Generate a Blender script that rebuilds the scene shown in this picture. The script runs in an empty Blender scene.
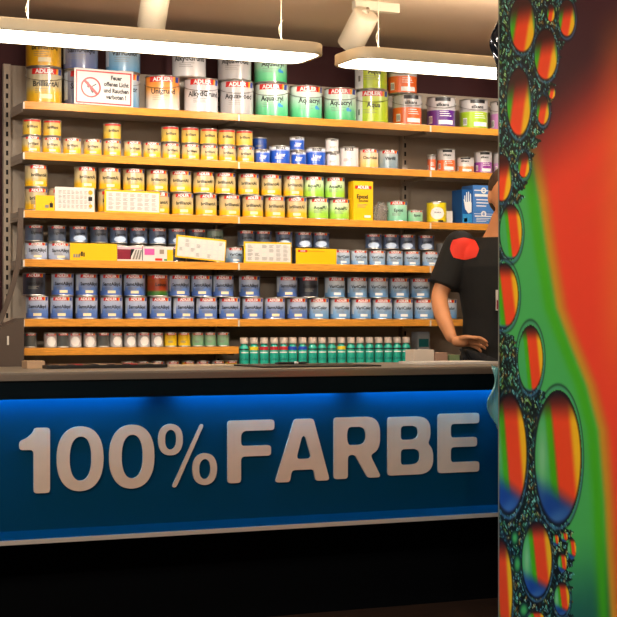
import bpy, bmesh, math, random
import numpy as np
from mathutils import Vector, Matrix
random.seed(7)
C = bpy.context.scene.collection
TH = math.radians(24.2); ST, CT = math.sin(TH), math.cos(TH)
F = 1557.0; CAMZ = 1.08; HOR = 323.0

# ------------------------------------------------------------------ camera, world, lights
cam = bpy.data.cameras.new('camera'); co = bpy.data.objects.new('camera', cam); C.objects.link(co)
co.location = (0, 0, CAMZ); co.rotation_euler = (math.pi/2, 0, -TH)
cam.sensor_width = 36; cam.lens = F/617*36; cam.shift_y = (HOR-308.5)/617; cam.clip_end = 60
bpy.context.scene.camera = co
w = bpy.data.worlds.new('world'); bpy.context.scene.world = w; w.use_nodes = True
w.node_tree.nodes['Background'].inputs[0].default_value = (0.9, 0.85, 0.8, 1)
w.node_tree.nodes['Background'].inputs[1].default_value = 0.02
vs = bpy.context.scene.view_settings
vs.view_transform = 'Standard'; vs.look = 'None'; vs.gamma = 1; vs.use_curve_mapping = False; vs.exposure = 0.0
def area(name, loc, tgt, sx, sy, power, col=(1, .86, .7)):
    l = bpy.data.lights.new(name, 'AREA'); l.shape = 'RECTANGLE'; l.size = sx; l.size_y = sy
    l.energy = power; l.color = col
    o = bpy.data.objects.new(name, l); C.objects.link(o); o.location = loc
    o.rotation_euler = (Vector(tgt)-Vector(loc)).to_track_quat('-Z', 'Y').to_euler()
    return o
# unseen fill lights added high on the camera's side for shelves, pillar and counter
area('fill_light', (-0.2, 1.0, 2.38), (2.2, 6.6, 1.75), .12, .12, 20)
area('fill_light', (1.7, 1.0, 2.38), (3.0, 6.6, 1.75), .12, .12, 17)
area('fill_light', (-0.6, 3.2, 2.38), (3.0, 4.1, 1.0), .3, .3, 58, (1, .93, .86))
area('fill_light', (1.0, 1.6, 2.38), (2.0, 5.0, .75), .3, .3, 34, (1, .88, .76))

# ------------------------------------------------------------------ helpers
def T(u, Y): return Y/(F*CT-(u-308.5)*ST)
def PX(u, Y): return T(u, Y)*(F*ST+(u-308.5)*CT)       # world x of picture column u on the plane y = Y
def PZ(u, v, Y): return CAMZ+(HOR-v)*T(u, Y)
def tag(o, label=None, cat=None, group=None, kind=None):
    if label: o['label'] = label
    if cat: o['category'] = cat
    if group: o['group'] = group
    if kind: o['kind'] = kind
    return o
def empty(name, loc=(0, 0, 0), rz=0, parent=None):
    o = bpy.data.objects.new(name, None); C.objects.link(o); o.location = loc; o.rotation_euler = (0, 0, rz)
    o.empty_display_size = .05
    if parent: o.parent = parent
    return o
def link(name, me, mats, parent=None, loc=(0, 0, 0), smooth=False):
    if not isinstance(mats, (list, tuple)): mats = [mats]
    for m in mats: me.materials.append(m)
    o = bpy.data.objects.new(name, me); C.objects.link(o); o.location = loc
    if parent: o.parent = parent
    if smooth: me.shade_smooth() if hasattr(me, 'shade_smooth') else None
    return o
def build(name, bm, mats, parent=None, loc=(0, 0, 0), smooth=False, angle=None):
    me = bpy.data.meshes.new(name)
    if smooth:
        for f in bm.faces: f.smooth = True
        for e in bm.edges:
            if len(e.link_faces) == 2 and e.calc_face_angle(0) > math.radians(angle or 40): e.smooth = False
    bm.to_mesh(me); bm.free()
    return link(name, me, mats, parent, loc)
def box(bm, x0, x1, y0, y1, z0, z1, mi=0, bev=0.0):
    ret = bmesh.ops.create_cube(bm, size=1)
    vsn = ret['verts']
    for v in vsn:
        v.co = Vector(((x0+x1)/2+v.co.x*(x1-x0), (y0+y1)/2+v.co.y*(y1-y0), (z0+z1)/2+v.co.z*(z1-z0)))
    fs = set(f for v in vsn for f in v.link_faces)
    for f in fs: f.material_index = mi
    if bev:
        es = list(set(e for v in vsn for e in v.link_edges))
        r = bmesh.ops.bevel(bm, geom=es, offset=bev, segments=2, affect='EDGES', profile=.7)
        for f in r['faces']: f.material_index = mi
def lathe(bm, prof, n=32, mi=0, cx=0, cy=0, cap0=True, cap1=True):
    rings = []
    for r, z in prof:
        rings.append([bm.verts.new((cx+r*math.sin(2*math.pi*i/n), cy-r*math.cos(2*math.pi*i/n), z)) for i in range(n)])
    for a, b in zip(rings, rings[1:]):
        for i in range(n):
            f = bm.faces.new((a[i], a[(i+1) % n], b[(i+1) % n], b[i])); f.material_index = mi; f.smooth = True
    if cap0: bm.faces.new(list(reversed(rings[0]))).material_index = mi
    if cap1: bm.faces.new(rings[-1]).material_index = mi
def tube(bm, pts, r, n=8, mi=0):
    pts = [Vector(p) for p in pts]; rings = []
    for i, p in enumerate(pts):
        d = (pts[min(i+1, len(pts)-1)]-pts[max(i-1, 0)]).normalized()
        a = d.cross(Vector((0, 0, 1)) if abs(d.z) < .9 else Vector((1, 0, 0))).normalized(); b = d.cross(a)
        rr = r[i] if isinstance(r, (list, tuple)) else r
        rings.append([bm.verts.new(p+a*rr*math.cos(2*math.pi*k/n)+b*rr*math.sin(2*math.pi*k/n)) for k in range(n)])
    for a, b in zip(rings, rings[1:]):
        for k in range(n):
            f = bm.faces.new((a[k], a[(k+1) % n], b[(k+1) % n], b[k])); f.smooth = True; f.material_index = mi
    bm.faces.new(rings[0]).material_index = mi; bm.faces.new(list(reversed(rings[-1]))).material_index = mi
    bmesh.ops.recalc_face_normals(bm, faces=bm.faces)
def lin(c): return tuple((x/255/12.92 if x/255 <= .04045 else ((x/255+.055)/1.055)**2.4) for x in c)+(1,)
MC = {}
def mat(name, col, rough=.5, metal=0, emit=None, estr=0, coat=0, noise=0, nscale=30, bump=0, stretch=(1, 1, 1), trans=0, alpha=1):
    if name in MC: return MC[name]
    m = bpy.data.materials.new(name); m.use_nodes = True; nt = m.node_tree
    b = nt.nodes['Principled BSDF']; c = lin(col)
    b.inputs['Base Color'].default_value = c; b.inputs['Roughness'].default_value = rough; b.inputs['Metallic'].default_value = metal
    if coat: b.inputs['Coat Weight'].default_value = coat; b.inputs['Coat Roughness'].default_value = .12
    if emit: b.inputs['Emission Color'].default_value = lin(emit); b.inputs['Emission Strength'].default_value = estr
    if trans: b.inputs['Transmission Weight'].default_value = trans
    if alpha < 1: b.inputs['Alpha'].default_value = alpha
    if noise or bump:
        tc = nt.nodes.new('ShaderNodeTexCoord'); mp = nt.nodes.new('ShaderNodeMapping'); mp.inputs['Scale'].default_value = stretch
        n = nt.nodes.new('ShaderNodeTexNoise'); n.inputs['Scale'].default_value = nscale; n.inputs['Detail'].default_value = 5
        nt.links.new(tc.outputs['Object'], mp.inputs[0]); nt.links.new(mp.outputs[0], n.inputs['Vector'])
        if noise:
            r = nt.nodes.new('ShaderNodeValToRGB'); r.color_ramp.elements[0].position = .3; r.color_ramp.elements[1].position = .7
            r.color_ramp.elements[0].color = tuple(x*(1-noise) for x in c[:3])+(1,); r.color_ramp.elements[1].color = tuple(min(1, x*(1+noise*.6)) for x in c[:3])+(1,)
            nt.links.new(n.outputs['Fac'], r.inputs[0]); nt.links.new(r.outputs[0], b.inputs['Base Color'])
        if bump:
            bp = nt.nodes.new('ShaderNodeBump'); bp.inputs['Strength'].default_value = bump; bp.inputs['Distance'].default_value = .01
            nt.links.new(n.outputs['Fac'], bp.inputs['Height']); nt.links.new(bp.outputs[0], b.inputs['Normal'])
    if name in ('dark_fascia', 'teal_lacquer_panel', 'black_plinth'): b.inputs['Specular IOR Level'].default_value = .08
    MC[name] = m; return m
def gradmat(name, stops, h):
    """printed label whose ink runs from one colour to another over the height of the tin"""
    if name in MC: return MC[name]
    m = bpy.data.materials.new(name); m.use_nodes = True; nt = m.node_tree; b = nt.nodes['Principled BSDF']
    b.inputs['Roughness'].default_value = .3; b.inputs['Coat Weight'].default_value = 1; b.inputs['Coat Roughness'].default_value = .13
    tc = nt.nodes.new('ShaderNodeTexCoord'); sp = nt.nodes.new('ShaderNodeSeparateXYZ'); mu = nt.nodes.new('ShaderNodeMath')
    mu.operation = 'MULTIPLY'; mu.inputs[1].default_value = 1/h
    r = nt.nodes.new('ShaderNodeValToRGB'); cr = r.color_ramp
    while len(cr.elements) < len(stops): cr.elements.new(.5)
    for e, (p, c) in zip(cr.elements, stops): e.position = p; e.color = lin(c)
    nt.links.new(tc.outputs['Object'], sp.inputs[0]); nt.links.new(sp.outputs[2], mu.inputs[0])
    nt.links.new(mu.outputs[0], r.inputs[0]); nt.links.new(r.outputs[0], b.inputs['Base Color'])
    MC[name] = m; return m
_tc = {}
def text_geo(s, size, bold=0.0, squeeze=1.0):
    """triangles of a word, centred, in the x-z plane"""
    k = (s, size, bold, squeeze)
    if k in _tc: return _tc[k]
    cu = bpy.data.curves.new('t', 'FONT'); cu.body = s; cu.size = size; cu.align_x = 'CENTER'; cu.align_y = 'CENTER'
    cu.resolution_u = 2; cu.offset = bold; cu.fill_mode = 'FRONT'
    o = bpy.data.objects.new('t', cu); C.objects.link(o)
    dg = bpy.context.evaluated_depsgraph_get(); me = bpy.data.meshes.new_from_object(o.evaluated_get(dg))
    vsn = [(v.co.x*squeeze, v.co.y) for v in me.vertices]; fs = [tuple(p.vertices) for p in me.polygons]
    bpy.data.objects.remove(o); bpy.data.curves.remove(cu); bpy.data.meshes.remove(me)
    _tc[k] = (vsn, fs); return _tc[k]
def flat_text(bm, s, size, x, y, z, mi, bold=0, squeeze=1.0):
    bold = bold+size*.022
    vv, ff = text_geo(s, size, bold, squeeze)
    vs_ = [bm.verts.new((x+a, y, z+b)) for a, b in vv]
    for f in ff:
        try: g = bm.faces.new([vs_[i] for i in f]); g.material_index = mi
        except ValueError: pass
def bent_text(bm, s, size, r, a0, z, mi, bold=0, squeeze=1.0):
    bold = bold+size*.012
    vv, ff = text_geo(s, size, bold, squeeze)
    vs_ = [bm.verts.new((r*math.sin(a0+a/r), -r*math.cos(a0+a/r), z+b)) for a, b in vv]
    for f in ff:
        try: g = bm.faces.new([vs_[i] for i in f]); g.material_index = mi
        except ValueError: pass
def patch(bm, r, a0, a1, z0, z1, mi, n=10, oval=False, slant=0):
    lo, hi = [], []
    for i in range(n+1):
        k = i/n; a = a0+(a1-a0)*k
        if oval:
            q = math.sqrt(max(0.0, 1-(2*k-1)**2)); zc = (z0+z1)/2; hh = (z1-z0)/2*max(q, .02); l, h = zc-hh, zc+hh
        else: l, h = z0, z1
        sl = slant
        lo.append(bm.verts.new((r*math.sin(a), -r*math.cos(a), l))); hi.append(bm.verts.new((r*math.sin(a+sl), -r*math.cos(a+sl), h)))
    for i in range(n):
        f = bm.faces.new((lo[i], lo[i+1], hi[i+1], hi[i])); f.material_index = mi; f.smooth = True
def copy_tree(o, parent=None):
    c = o.copy(); C.objects.link(c); c.parent = parent
    for ch in kids.get(o.name, []): copy_tree(ch, c)
    return c
kids = {}
def index_kids(root):
    kids[root.name] = [o for o in C.objects if o.parent == root]
    for k in kids[root.name]: index_kids(k)

# ------------------------------------------------------------------ setting
m_ceil = mat('ceiling_paint', (205, 184, 160), .9, noise=.03, nscale=3)
m_maroon = mat('maroon_wall_paint', (66, 26, 28), .8, noise=.15, nscale=4)
m_wall = mat('room_wall_paint', (150, 128, 108), .9, noise=.06, nscale=2)
m_floor = mat('dark_wood_floor', (62, 42, 30), .5, noise=.45, nscale=6, stretch=(1, 9, 1))
def struct(name, x0, x1, y0, y1, z0, z1, m):
    bm = bmesh.new(); box(bm, x0, x1, y0, y1, z0, z1); tag(build(name, bm, m), kind='structure')
CEIL = 2.45
struct('floor', -3, 6, -3, 7.1, -.05, 0, m_floor)
struct('ceiling', -3, 6, -3, 7.1, CEIL, CEIL+.05, m_ceil)
struct('wall_back', -3, 6, 7.0, 7.1, 0, CEIL, m_maroon)
struct('wall_left', -3.1, -3, -3, 7.1, 0, CEIL, m_maroon)
struct('wall_right', 6, 6.1, -3, 7.1, 0, CEIL, m_wall)
struct('wall_front', -3, 6, -3.1, -3, 0, CEIL, m_wall)

# ------------------------------------------------------------------ shelving
YS = 6.65; YB = 6.94; SX0 = PX(24, YS); BAY = 1.0
SZ = [2.041, 1.822, 1.570, 1.357, 1.0975, .972, .842]
m_wood = mat('orange_shelf_wood', (224, 150, 56), .33, noise=.22, nscale=9, stretch=(2, 2, 26), coat=.4)
m_steel = mat('beige_shelf_steel', (176, 160, 142), .45, metal=.1, noise=.05)
m_back = mat('beige_back_panel', (176, 160, 142), .6, noise=.05, nscale=8)
m_slot = mat('black_slot', (8, 6, 6), .9)
m_clip = mat('pale_clip', (215, 205, 190), .4)
def upright(parent, x):
    bm = bmesh.new(); box(bm, x-.016, x+.016, YB-.028, YB-.001, 0.0, 2.24)
    z = .3
    while z < 2.22:
        box(bm, x-.005, x+.005, YB-.0288, YB-.027, z-.011, z+.011, 1); z += .0428
    build('upright', bm, [m_steel, m_slot], parent)
def shelving(i):
    x0 = SX0+i*BAY
    u = empty('shelving_unit', (0, 0, 0))
    tag(u, ['left bay of the beige steel shelving with orange wood shelf edges and yellow tins',
            'middle bay of the beige shelving with the white and blue tins on its shelves',
            'right bay of the beige shelving behind the person in black'][i], 'shelving', 'joined paint shelving bays')
    bm = bmesh.new(); box(bm, x0-.02, x0+BAY-.022, YB, YB+.012, .05, 2.24)
    for q in range(1, 4):                                    # fine joints between the back plates
        zz = .3+q*.5; box(bm, x0-.02, x0+BAY-.022, YB-.0006, YB+.001, zz-.0012, zz+.0012, 1)
    build('back_panel', bm, [m_back, m_slot], u)
    upright(u, x0-.002 if i else x0-.012)
    if i == 2: upright(u, x0+BAY+.015)
    for k, z in enumerate(SZ):
        if k == 5 and i > 0: continue
        bm = bmesh.new(); box(bm, x0+.002, x0+BAY-.002, YS+.018, YB-.03, z-.026, z-.0005, 0)
        box(bm, x0+.002, x0+BAY-.002, YS+.018, YS+.03, z-.031, z-.0262, 0)
        s = build('shelf', bm, m_steel, u)
        bm = bmesh.new(); box(bm, x0+.001, x0+BAY-.001, YS, YS+.0175, z-.033, z, 0, .002)
        build('wood_edge', bm, m_wood, s)['label'] = 'orange wooden front edge'
        for sx in (x0+.0035, x0+BAY-.0035):
            bm = bmesh.new(); box(bm, sx-.002, sx+.002, YS+.05, YB-.03, z-.042, z-.0275, 0); build('bracket', bm, m_steel, s)
        if k in (0, 1, 2, 3, 4):
            bm = bmesh.new(); box(bm, x0-.005, x0+.003, YS-.0016, YS-.0001, z-.034, z-.004); build('clip', bm, m_clip, s)
for i in range(3): shelving(i)

# ------------------------------------------------------------------ tins
m_tin = mat('bare_tin', (190, 186, 180), .28, metal=.85)
m_lid = mat('tin_lid', (205, 200, 192), .3, metal=.6)
m_red = mat('red_print', (206, 32, 28), .35, coat=.4)
m_wht = mat('white_print', (236, 234, 230), .35)
m_cream = mat('cream_print', (240, 226, 180), .4)
m_blk = mat('black_print', (26, 24, 26), .4)
m_gry = mat('grey_print', (130, 128, 120), .4)
m_org = mat('orange_print', (244, 158, 24), .35)
m_blu = mat('blue_print', (34, 62, 150), .35)
m_sky = mat('sky_print', (60, 150, 215), .35)
m_pal = mat('pale_edge_print', (196, 204, 214), .35)
m_oval = mat('pale_oval_print', (196, 214, 238), .35)
MI = {'red': 0+1, 'wht': 2, 'blk': 3, 'gry': 4, 'org': 5, 'blu': 6, 'sky': 7, 'pal': 8, 'cream': 9, 'oval': 10, 'x': 11}
BIG, SILK, MID, SMALL, LOW, MINI = (.0775, .160), (.0705, .150), (.0488, .1015), (.0398, .0745), (.0488, .079), (.0285, .066)
Y1, Y2 = (224, 214, 186), (246, 200, 34)
# kind: size, ramp, band style, words, extras, look
K = {
 'brilliant_big': (BIG, [(0, (230, 168, 8)), (.3, (226, 182, 50)), (.5, (202, 186, 142)), (1, (190, 180, 156))], 'adler', 'BrilliantAl', 'cream'),
 'brilliant_top': (BIG, [(0, (232, 172, 12)), (.6, (238, 186, 40)), (1, (226, 190, 80))], 'adler', 'BrilliantAl', 'cream'),
 'samt_big': (BIG, [(0, (70, 88, 138)), (.5, (120, 130, 160)), (1, (150, 150, 165))], 'adler', 'SamtAlkyd', 'pal'),
 'vari_big': (BIG, [(0, (70, 140, 185)), (.45, (140, 175, 200)), (1, (205, 208, 210))], 'adler', 'VariColor', 'pal'),
 'unigrund': (BIG, [(0, (236, 226, 214)), (.3, (240, 214, 188)), (.6, (240, 160, 70)), (1, (232, 120, 30))], 'orange', 'Unigrund', 'lines'),
 'alkyd': (BIG, [(0, (222, 220, 220)), (.5, (214, 212, 214)), (1, (206, 204, 208))], 'adler', 'AlkydGrund', 'lines'),
 'aquagrey': (BIG, [(0, (176, 172, 172)), (.5, (190, 186, 186)), (1, (200, 196, 196))], 'adler', 'Aquawood', 'lines'),
 'aquagreen': (BIG, [(0, (60, 180, 110)), (.3, (110, 205, 150)), (.65, (206, 228, 214)), (1, (226, 232, 226))], 'adler', 'Aquacryl', 'drop'),
 'aqualime': (BIG, [(0, (178, 206, 30)), (.6, (196, 216, 60)), (1, (216, 224, 150))], 'adler', 'Aqua', 'limeside'),
 'silk_orange': (SILK, [(0, (232, 104, 40)), (.56, (232, 104, 40)), (.57, (196, 190, 188)), (1, (190, 184, 182))], 'silk', 'silkens', 'info'),
 'silk_purple': (SILK, [(0, (92, 34, 130)), (.54, (92, 34, 130)), (.55, (196, 190, 192)), (1, (190, 184, 182))], 'silk', 'silkens', 'info'),
 'silk_lime': (SILK, [(0, (164, 200, 30)), (.56, (164, 200, 30)), (.57, (196, 190, 188)), (1, (190, 184, 182))], 'silk', 'silkens', 'info'),
 'silk_lilac': (SILK, [(0, (196, 130, 190)), (.56, (196, 130, 190)), (.57, (196, 190, 188)), (1, (190, 184, 182))], 'silk', 'silkens', 'info'),
 'brilliant': (MID, [(0, (236, 176, 10)), (.24, (236, 184, 36)), (.44, (208, 184, 126)), (1, (190, 172, 140))], 'adler', 'brilliantAl', 'cream'),
 'aqualight': (MID, [(0, (150, 206, 40)), (.3, (160, 214, 80)), (.6, (200, 226, 170)), (1, (216, 228, 206))], 'adler', 'AquaPU', 'lines'),
 'samt': (MID, [(0, (70, 104, 186)), (.35, (96, 128, 190)), (.6, (168, 180, 208)), (1, (190, 196, 212))], 'adler', 'SamtAlkyd', 'creampal'),
 'vari': (MID, [(0, (92, 150, 205)), (.35, (132, 172, 212)), (.65, (196, 206, 218)), (1, (206, 212, 220))], 'adler', 'VariColor', 'whitepal'),
 'dark_mid': (MID, [(0, (40, 44, 56)), (1, (62, 62, 70))], 'dim', 'SamtAlkyd', 'lines'),
 'wood_mid': (MID, [(0, (40, 96, 36)), (.2, (60, 110, 40)), (.3, (150, 50, 20)), (.8, (170, 80, 30)), (1, (120, 40, 20))], 'dim', 'Leinos', 'none'),
 'epoxi_mid': (MID, [(0, (120, 200, 160)), (.7, (160, 214, 186)), (1, (190, 216, 200))], 'adler', 'Epoxi', 'lines'),
 'brilliant_small': (SMALL, [(0, (236, 172, 10)), (.3, (234, 184, 44)), (.5, (208, 188, 138)), (1, (194, 178, 150))], 'adler', 'brilliant', 'cream'),
 'brilliant_smalltop': (SMALL, [(0, (232, 178, 20)), (.4, (214, 180, 80)), (1, (180, 160, 104))], 'dark', 'brilliant', 'none'),
 'beize_blue': (MID[:1]+(.088,), [(0, (24, 74, 176)), (.7, (30, 88, 196)), (.82, (230, 232, 236)), (1, (236, 236, 236))], 'none', 'BEIZE', 'bluetext'),
 'beize_blue_small': ((.0345, .066), [(0, (24, 74, 176)), (.7, (30, 88, 196)), (.82, (230, 232, 236)), (1, (236, 236, 236))], 'none', 'BEIZE', 'bluetext'),
 'beize_navy': ((.0345, .066), [(0, (24, 54, 120)), (.8, (30, 70, 150)), (1, (50, 80, 130))], 'none', '', 'lines'),
 'beize_white': ((.031, .066), [(0, (214, 206, 206)), (1, (228, 222, 220))], 'none', 'BEIZE', 'lines'),
 'beize_whitebig': ((.045, .098), [(0, (216, 206, 206)), (1, (228, 222, 220))], 'none', 'BEIZE', 'pinklines'),
 'clear': ((.0455, .094), [(0, (238, 190, 80)), (.4, (234, 200, 140)), (1, (222, 206, 190))], 'adler', 'Clearolux', 'none'),
 'vitri': (MID[:1]+(.094,), [(0, (120, 146, 158)), (.5, (150, 168, 176)), (1, (196, 200, 196))], 'adler', 'Vitrifill', 'none'),
 'sorange': ((.0445, .113), [(0, (236, 110, 50)), (.5, (236, 110, 50)), (.51, (196, 190, 188)), (1, (190, 184, 182))], 'silk', 'silkens', 'info'),
 'sorange_thin': ((.021, .085), [(0, (214, 100, 60)), (.7, (214, 100, 60)), (.71, (150, 144, 142)), (1, (120, 114, 112))], 'none', '', 'info'),
 'sgrey': ((.0445, .078), [(0, (226, 140, 60)), (.4, (226, 150, 80)), (.41, (205, 200, 198)), (1, (196, 190, 186))], 'silk', 'silkens', 'info'),
 'spurple': ((.0445, .110), [(0, (146, 56, 150)), (.5, (146, 56, 150)), (.51, (196, 190, 192)), (1, (190, 184, 182))], 'silk', 'silkens', 'info'),
 'slilac': ((.0445, .110), [(0, (206, 150, 200)), (.5, (206, 150, 200)), (.51, (196, 190, 188)), (1, (190, 184, 182))], 'silk', 'silkens', 'info'),
 'epoxi_small': ((.038, .060), [(0, (120, 190, 140)), (.6, (150, 205, 170)), (1, (206, 206, 196))], 'adler', 'Epoxi', 'none'),
 'yellow_can': ((.049, .106), [(0, (236, 208, 20)), (1, (240, 214, 30))], 'none', '', 'whitediamond'),
 'low_white': (LOW, [(0, (160, 174, 206)), (.6, (190, 198, 216)), (1, (206, 206, 214))], 'adler', 'SamtAlkyd', 'creampal'),
 'blue_small': (SMALL, [(0, (96, 120, 160)), (.5, (88, 104, 136)), (1, (96, 104, 122))], 'dim', 'Lignovit', 'oval'),
 'blue_small_plain': (SMALL, [(0, (70, 84, 106)), (1, (84, 88, 100))], 'dim', 'Lignovit', 'none'),
 'vari_small': (SMALL, [(0, (110, 160, 206)), (.5, (170, 192, 214)), (1, (206, 212, 220))], 'adler', 'VariColor', 'whitepal'),
 'green_small': (SMALL, [(0, (96, 120, 110)), (1, (120, 136, 124))], 'none', 'Lignovit', 'none'),
 'mini_white': (MINI, [(0, (196, 196, 200)), (1, (150, 146, 144))], 'dim', '', 'ovalw'),
 'mini_rose': (MINI, [(0, (206, 206, 206)), (1, (196, 170, 170))], 'adler', '', 'ovalw'),
 'mini_dark': (MINI, [(0, (74, 78, 76)), (1, (90, 92, 90))], 'dim', '', 'none'),
 'mini_yellow': (MINI, [(0, (232, 196, 20)), (.7, (220, 180, 30)), (1, (120, 90, 50))], 'dim', '', 'lines'),
 'mini_green': (MINI, [(0, (100, 160, 120)), (.6, (140, 178, 140)), (1, (130, 130, 120))], 'dim', '', 'lines'),
}
protos = {}
def make_tin(kind):
    (r, h), stops, band, word, extra = K[kind]
    big = r > .06
    root = empty('paint_tin')
    bm = bmesh.new()
    lathe(bm, [(r-.001, 0), (r+.0012, .0008), (r+.0012, .003), (r, .004), (r, h-.006), (r+.0014, h-.005), (r+.0014, h-.0012), (r-.002, h-.001), (r-.003, h-.004)], 36)
    build('body', bm, m_tin, root, smooth=True, angle=50)
    bm = bmesh.new()
    if band == 'none' and 'beize' in kind:
        lathe(bm, [(r-.004, h-.0035), (r-.004, h-.0005), (r-.006, h+.0003), (r*.6, h+.0003)], 32)
        build('lid', bm, m_wht, root, smooth=True)
    else:
        lathe(bm, [(r-.0035, h-.0038), (r-.0035, h-.0008), (r-.0055, h-.0002), (r-.008, h-.0028), (r*.5, h-.0028)], 32)
        build('lid', bm, m_lid, root, smooth=True)
    ext = {'limeside': m_wht}.get(extra, m_sky)
    bm = bmesh.new(); rl = r+.0003; rb = rl+.0003; rt = rb+.0005; D = math.radians
    n = 40
    patch(bm, rl, D(-176), D(176), .0055, h-.0075, 0, n)
    def t(s, size, a, z, mi, bold=0, sq=1.0): bent_text(bm, s, size, rt, a, z*h, MI[mi], bold, sq)
    ws = r*2
    if band in ('adler', 'orange', 'dim'):
        patch(bm, rb, D(-46), D(38), .80*h, .955*h, 1, 12, slant=.03)
        patch(bm, rb, D(38), D(46), .80*h, .955*h, 5, 2, slant=.03)
        patch(bm, rb, D(49), D(66), .80*h, .955*h, 6, 3, slant=.03)
        t('ADLER', ws*.165, D(-2), .872, 'wht', ws*.004, 1.08)
    if band == 'dark': patch(bm, rb, D(-60), D(60), .82*h, .95*h, 1, 12)
    if band == 'silk':
        patch(bm, rb, D(-28), D(36), .84*h, .955*h, 3, 10)
        t(word, ws*.17, D(2), .72, 'blk', ws*.004)
    elif word == 'BEIZE':
        t(word, ws*.2, D(0), .86, 'blk', ws*.004)
        if extra == 'bluetext':
            t('Lasur', ws*.2, D(0), .5, 'wht', ws*.003)
    elif word:
        t(word, ws*(.215 if big else .215), D(4), .53, 'blk', ws*.003, .95)
    if extra in ('cream', 'creampal', 'whitepal'):
        patch(bm, rb, D(-18), D(24), .13*h, .25*h, 9 if 'cream' in extra else 2, 8)
    if extra in ('creampal', 'whitepal', 'pal'):
        patch(bm, rb, D(-84), D(-58), .02+.05*h, .93*h, 8, 4)
    if extra in ('cream', 'lines', 'creampal', 'whitepal', 'pal', 'drop', 'limeside', 'bluetext', 'pinklines'):
        mi_ = 1 if extra == 'pinklines' else (2 if extra == 'bluetext' else 4)
        for q, (a0, a1) in enumerate(((-34, 20), (-34, 8), (-34, 14))):
            z = (.40-.05*q)*h; patch(bm, rb, D(a0), D(a1), z-.0009, z+.0009, mi_, 6)
    if extra == 'drop':
        patch(bm, rb, D(22), D(36), .28*h, .40*h, 7, 8, oval=True); patch(bm, rb, D(34), D(44), .28*h, .35*h, 7, 8, oval=True)
    if extra == 'limeside':
        patch(bm, rb, D(-95), D(-38), .0056, h-.0076, 11, 10); patch(bm, rt, D(-60), D(-50), .25*h, .42*h, 4, 3)
    if extra == 'info':
        patch(bm, rb, D(-14), D(48), .08*h, .22*h, 2, 8); patch(bm, rb, D(-62), D(-42), .12*h, .36*h, 2, 4)
        for q in range(3): patch(bm, rt, D(-10), D(40-7*q), (.35+.07*q)*h, (.37+.07*q)*h, 2, 5)
        for q in range(4): patch(bm, rt, D(-60+4.5*q), D(-58+4.5*q), .15*h, .33*h, 3, 1)
    if extra == 'oval': patch(bm, rb, D(-40), D(46), -.02*h+.007, .42*h, 10, 14, oval=True)
    if extra == 'ovalw': patch(bm, rb, D(-42), D(42), .1*h, .72*h, 2, 14, oval=True)
    if extra == 'whitediamond':
        patch(bm, rb, D(-35), D(48), .16*h, .72*h, 2, 14, oval=True); patch(bm, rb, D(-20), D(18), .86*h, .94*h, 2, 6)
        patch(bm, rt, D(-25), D(-15), .55*h, .60*h, 1, 3, slant=.4); t('Aceton', ws*.12, D(8), .48, 'blk')
        patch(bm, rb, D(10), D(42), .04*h, .12*h, 3, 5)
    build('label', bm, [gradmat('label_'+kind, stops, h), m_red, m_wht, m_blk, m_gry, m_org, m_blu, ext, m_pal, m_cream, m_oval, m_wht], root)
    if big or band == 'silk' and r > .06:
        bm = bmesh.new(); pts = []
        for q in range(19):
            a = D(-92+184*q/18); s = math.sin(math.pi*q/18)
            rr = r+.004+.004*s
            pts.append((rr*math.sin(a), -rr*math.cos(a), .80*h-.19*h*s))
        tube(bm, pts, .0013, 6); hd = build('handle', bm, mat('handle_wire', (100, 94, 86), .35, metal=.7), root)
        for sg in (-1, 1):
            bm = bmesh.new(); lathe(bm, [(.0001, 0), (.006, 0), (.006, .004), (.0001, .005)], 10)
            for v in bm.verts:
                x, y, z = v.co; v.co = Vector((sg*(r+z), x, .80*h+y))
            bmesh.ops.recalc_face_normals(bm, faces=bm.faces)
            build('ear', bm, m_tin, hd)
    index_kids(root)
    return root
def put_tin(kind, u, Yc, z, rz=None, facing=None):
    r = K[kind][0][0]; x = PX(u, Yc)
    if kind not in protos: o = protos[kind] = make_tin(kind)
    else: o = copy_tree(protos[kind])
    o.location = (x, Yc, z)
    o.rotation_euler = (0, 0, -math.atan2(x, Yc)+math.radians(random.uniform(-2, 16)) if rz is None else rz)
    return o
ORD = ['first', 'second', 'third', 'fourth', 'fifth', 'sixth', 'seventh', 'eighth', 'ninth', 'tenth', 'eleventh', 'twelfth', 'thirteenth',
       'fourteenth', 'fifteenth', 'sixteenth', 'seventeenth', 'eighteenth', 'nineteenth', 'twentieth']
LOOK = {'brilliant_small': 'small yellow tin with red band', 'brilliant_smalltop': 'small yellow tin with dark top',
        'brilliant': 'yellow and cream varnish tin', 'aqualight': 'light green tin with red band', 'samt': 'blue tin with red band',
        'vari': 'pale blue tin with red band', 'dark_mid': 'dark grey tin', 'wood_mid': 'brown and green wood-oil tin', 'blue_small': 'grey-blue tin with pale oval',
        'blue_small_plain': 'plain grey-blue tin', 'vari_small': 'small pale blue tin', 'low_white': 'wide pale blue tin', 'green_small': 'grey-green tin',
        'mini_white': 'mini tin with white oval', 'mini_rose': 'mini tin with red band', 'mini_dark': 'mini dark grey tin', 'mini_yellow': 'mini yellow tin',
        'mini_green': 'mini green tin'}
SHN = ['top', 'second', 'third', 'fourth', 'fifth', 'sixth', 'lowest']
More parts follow.
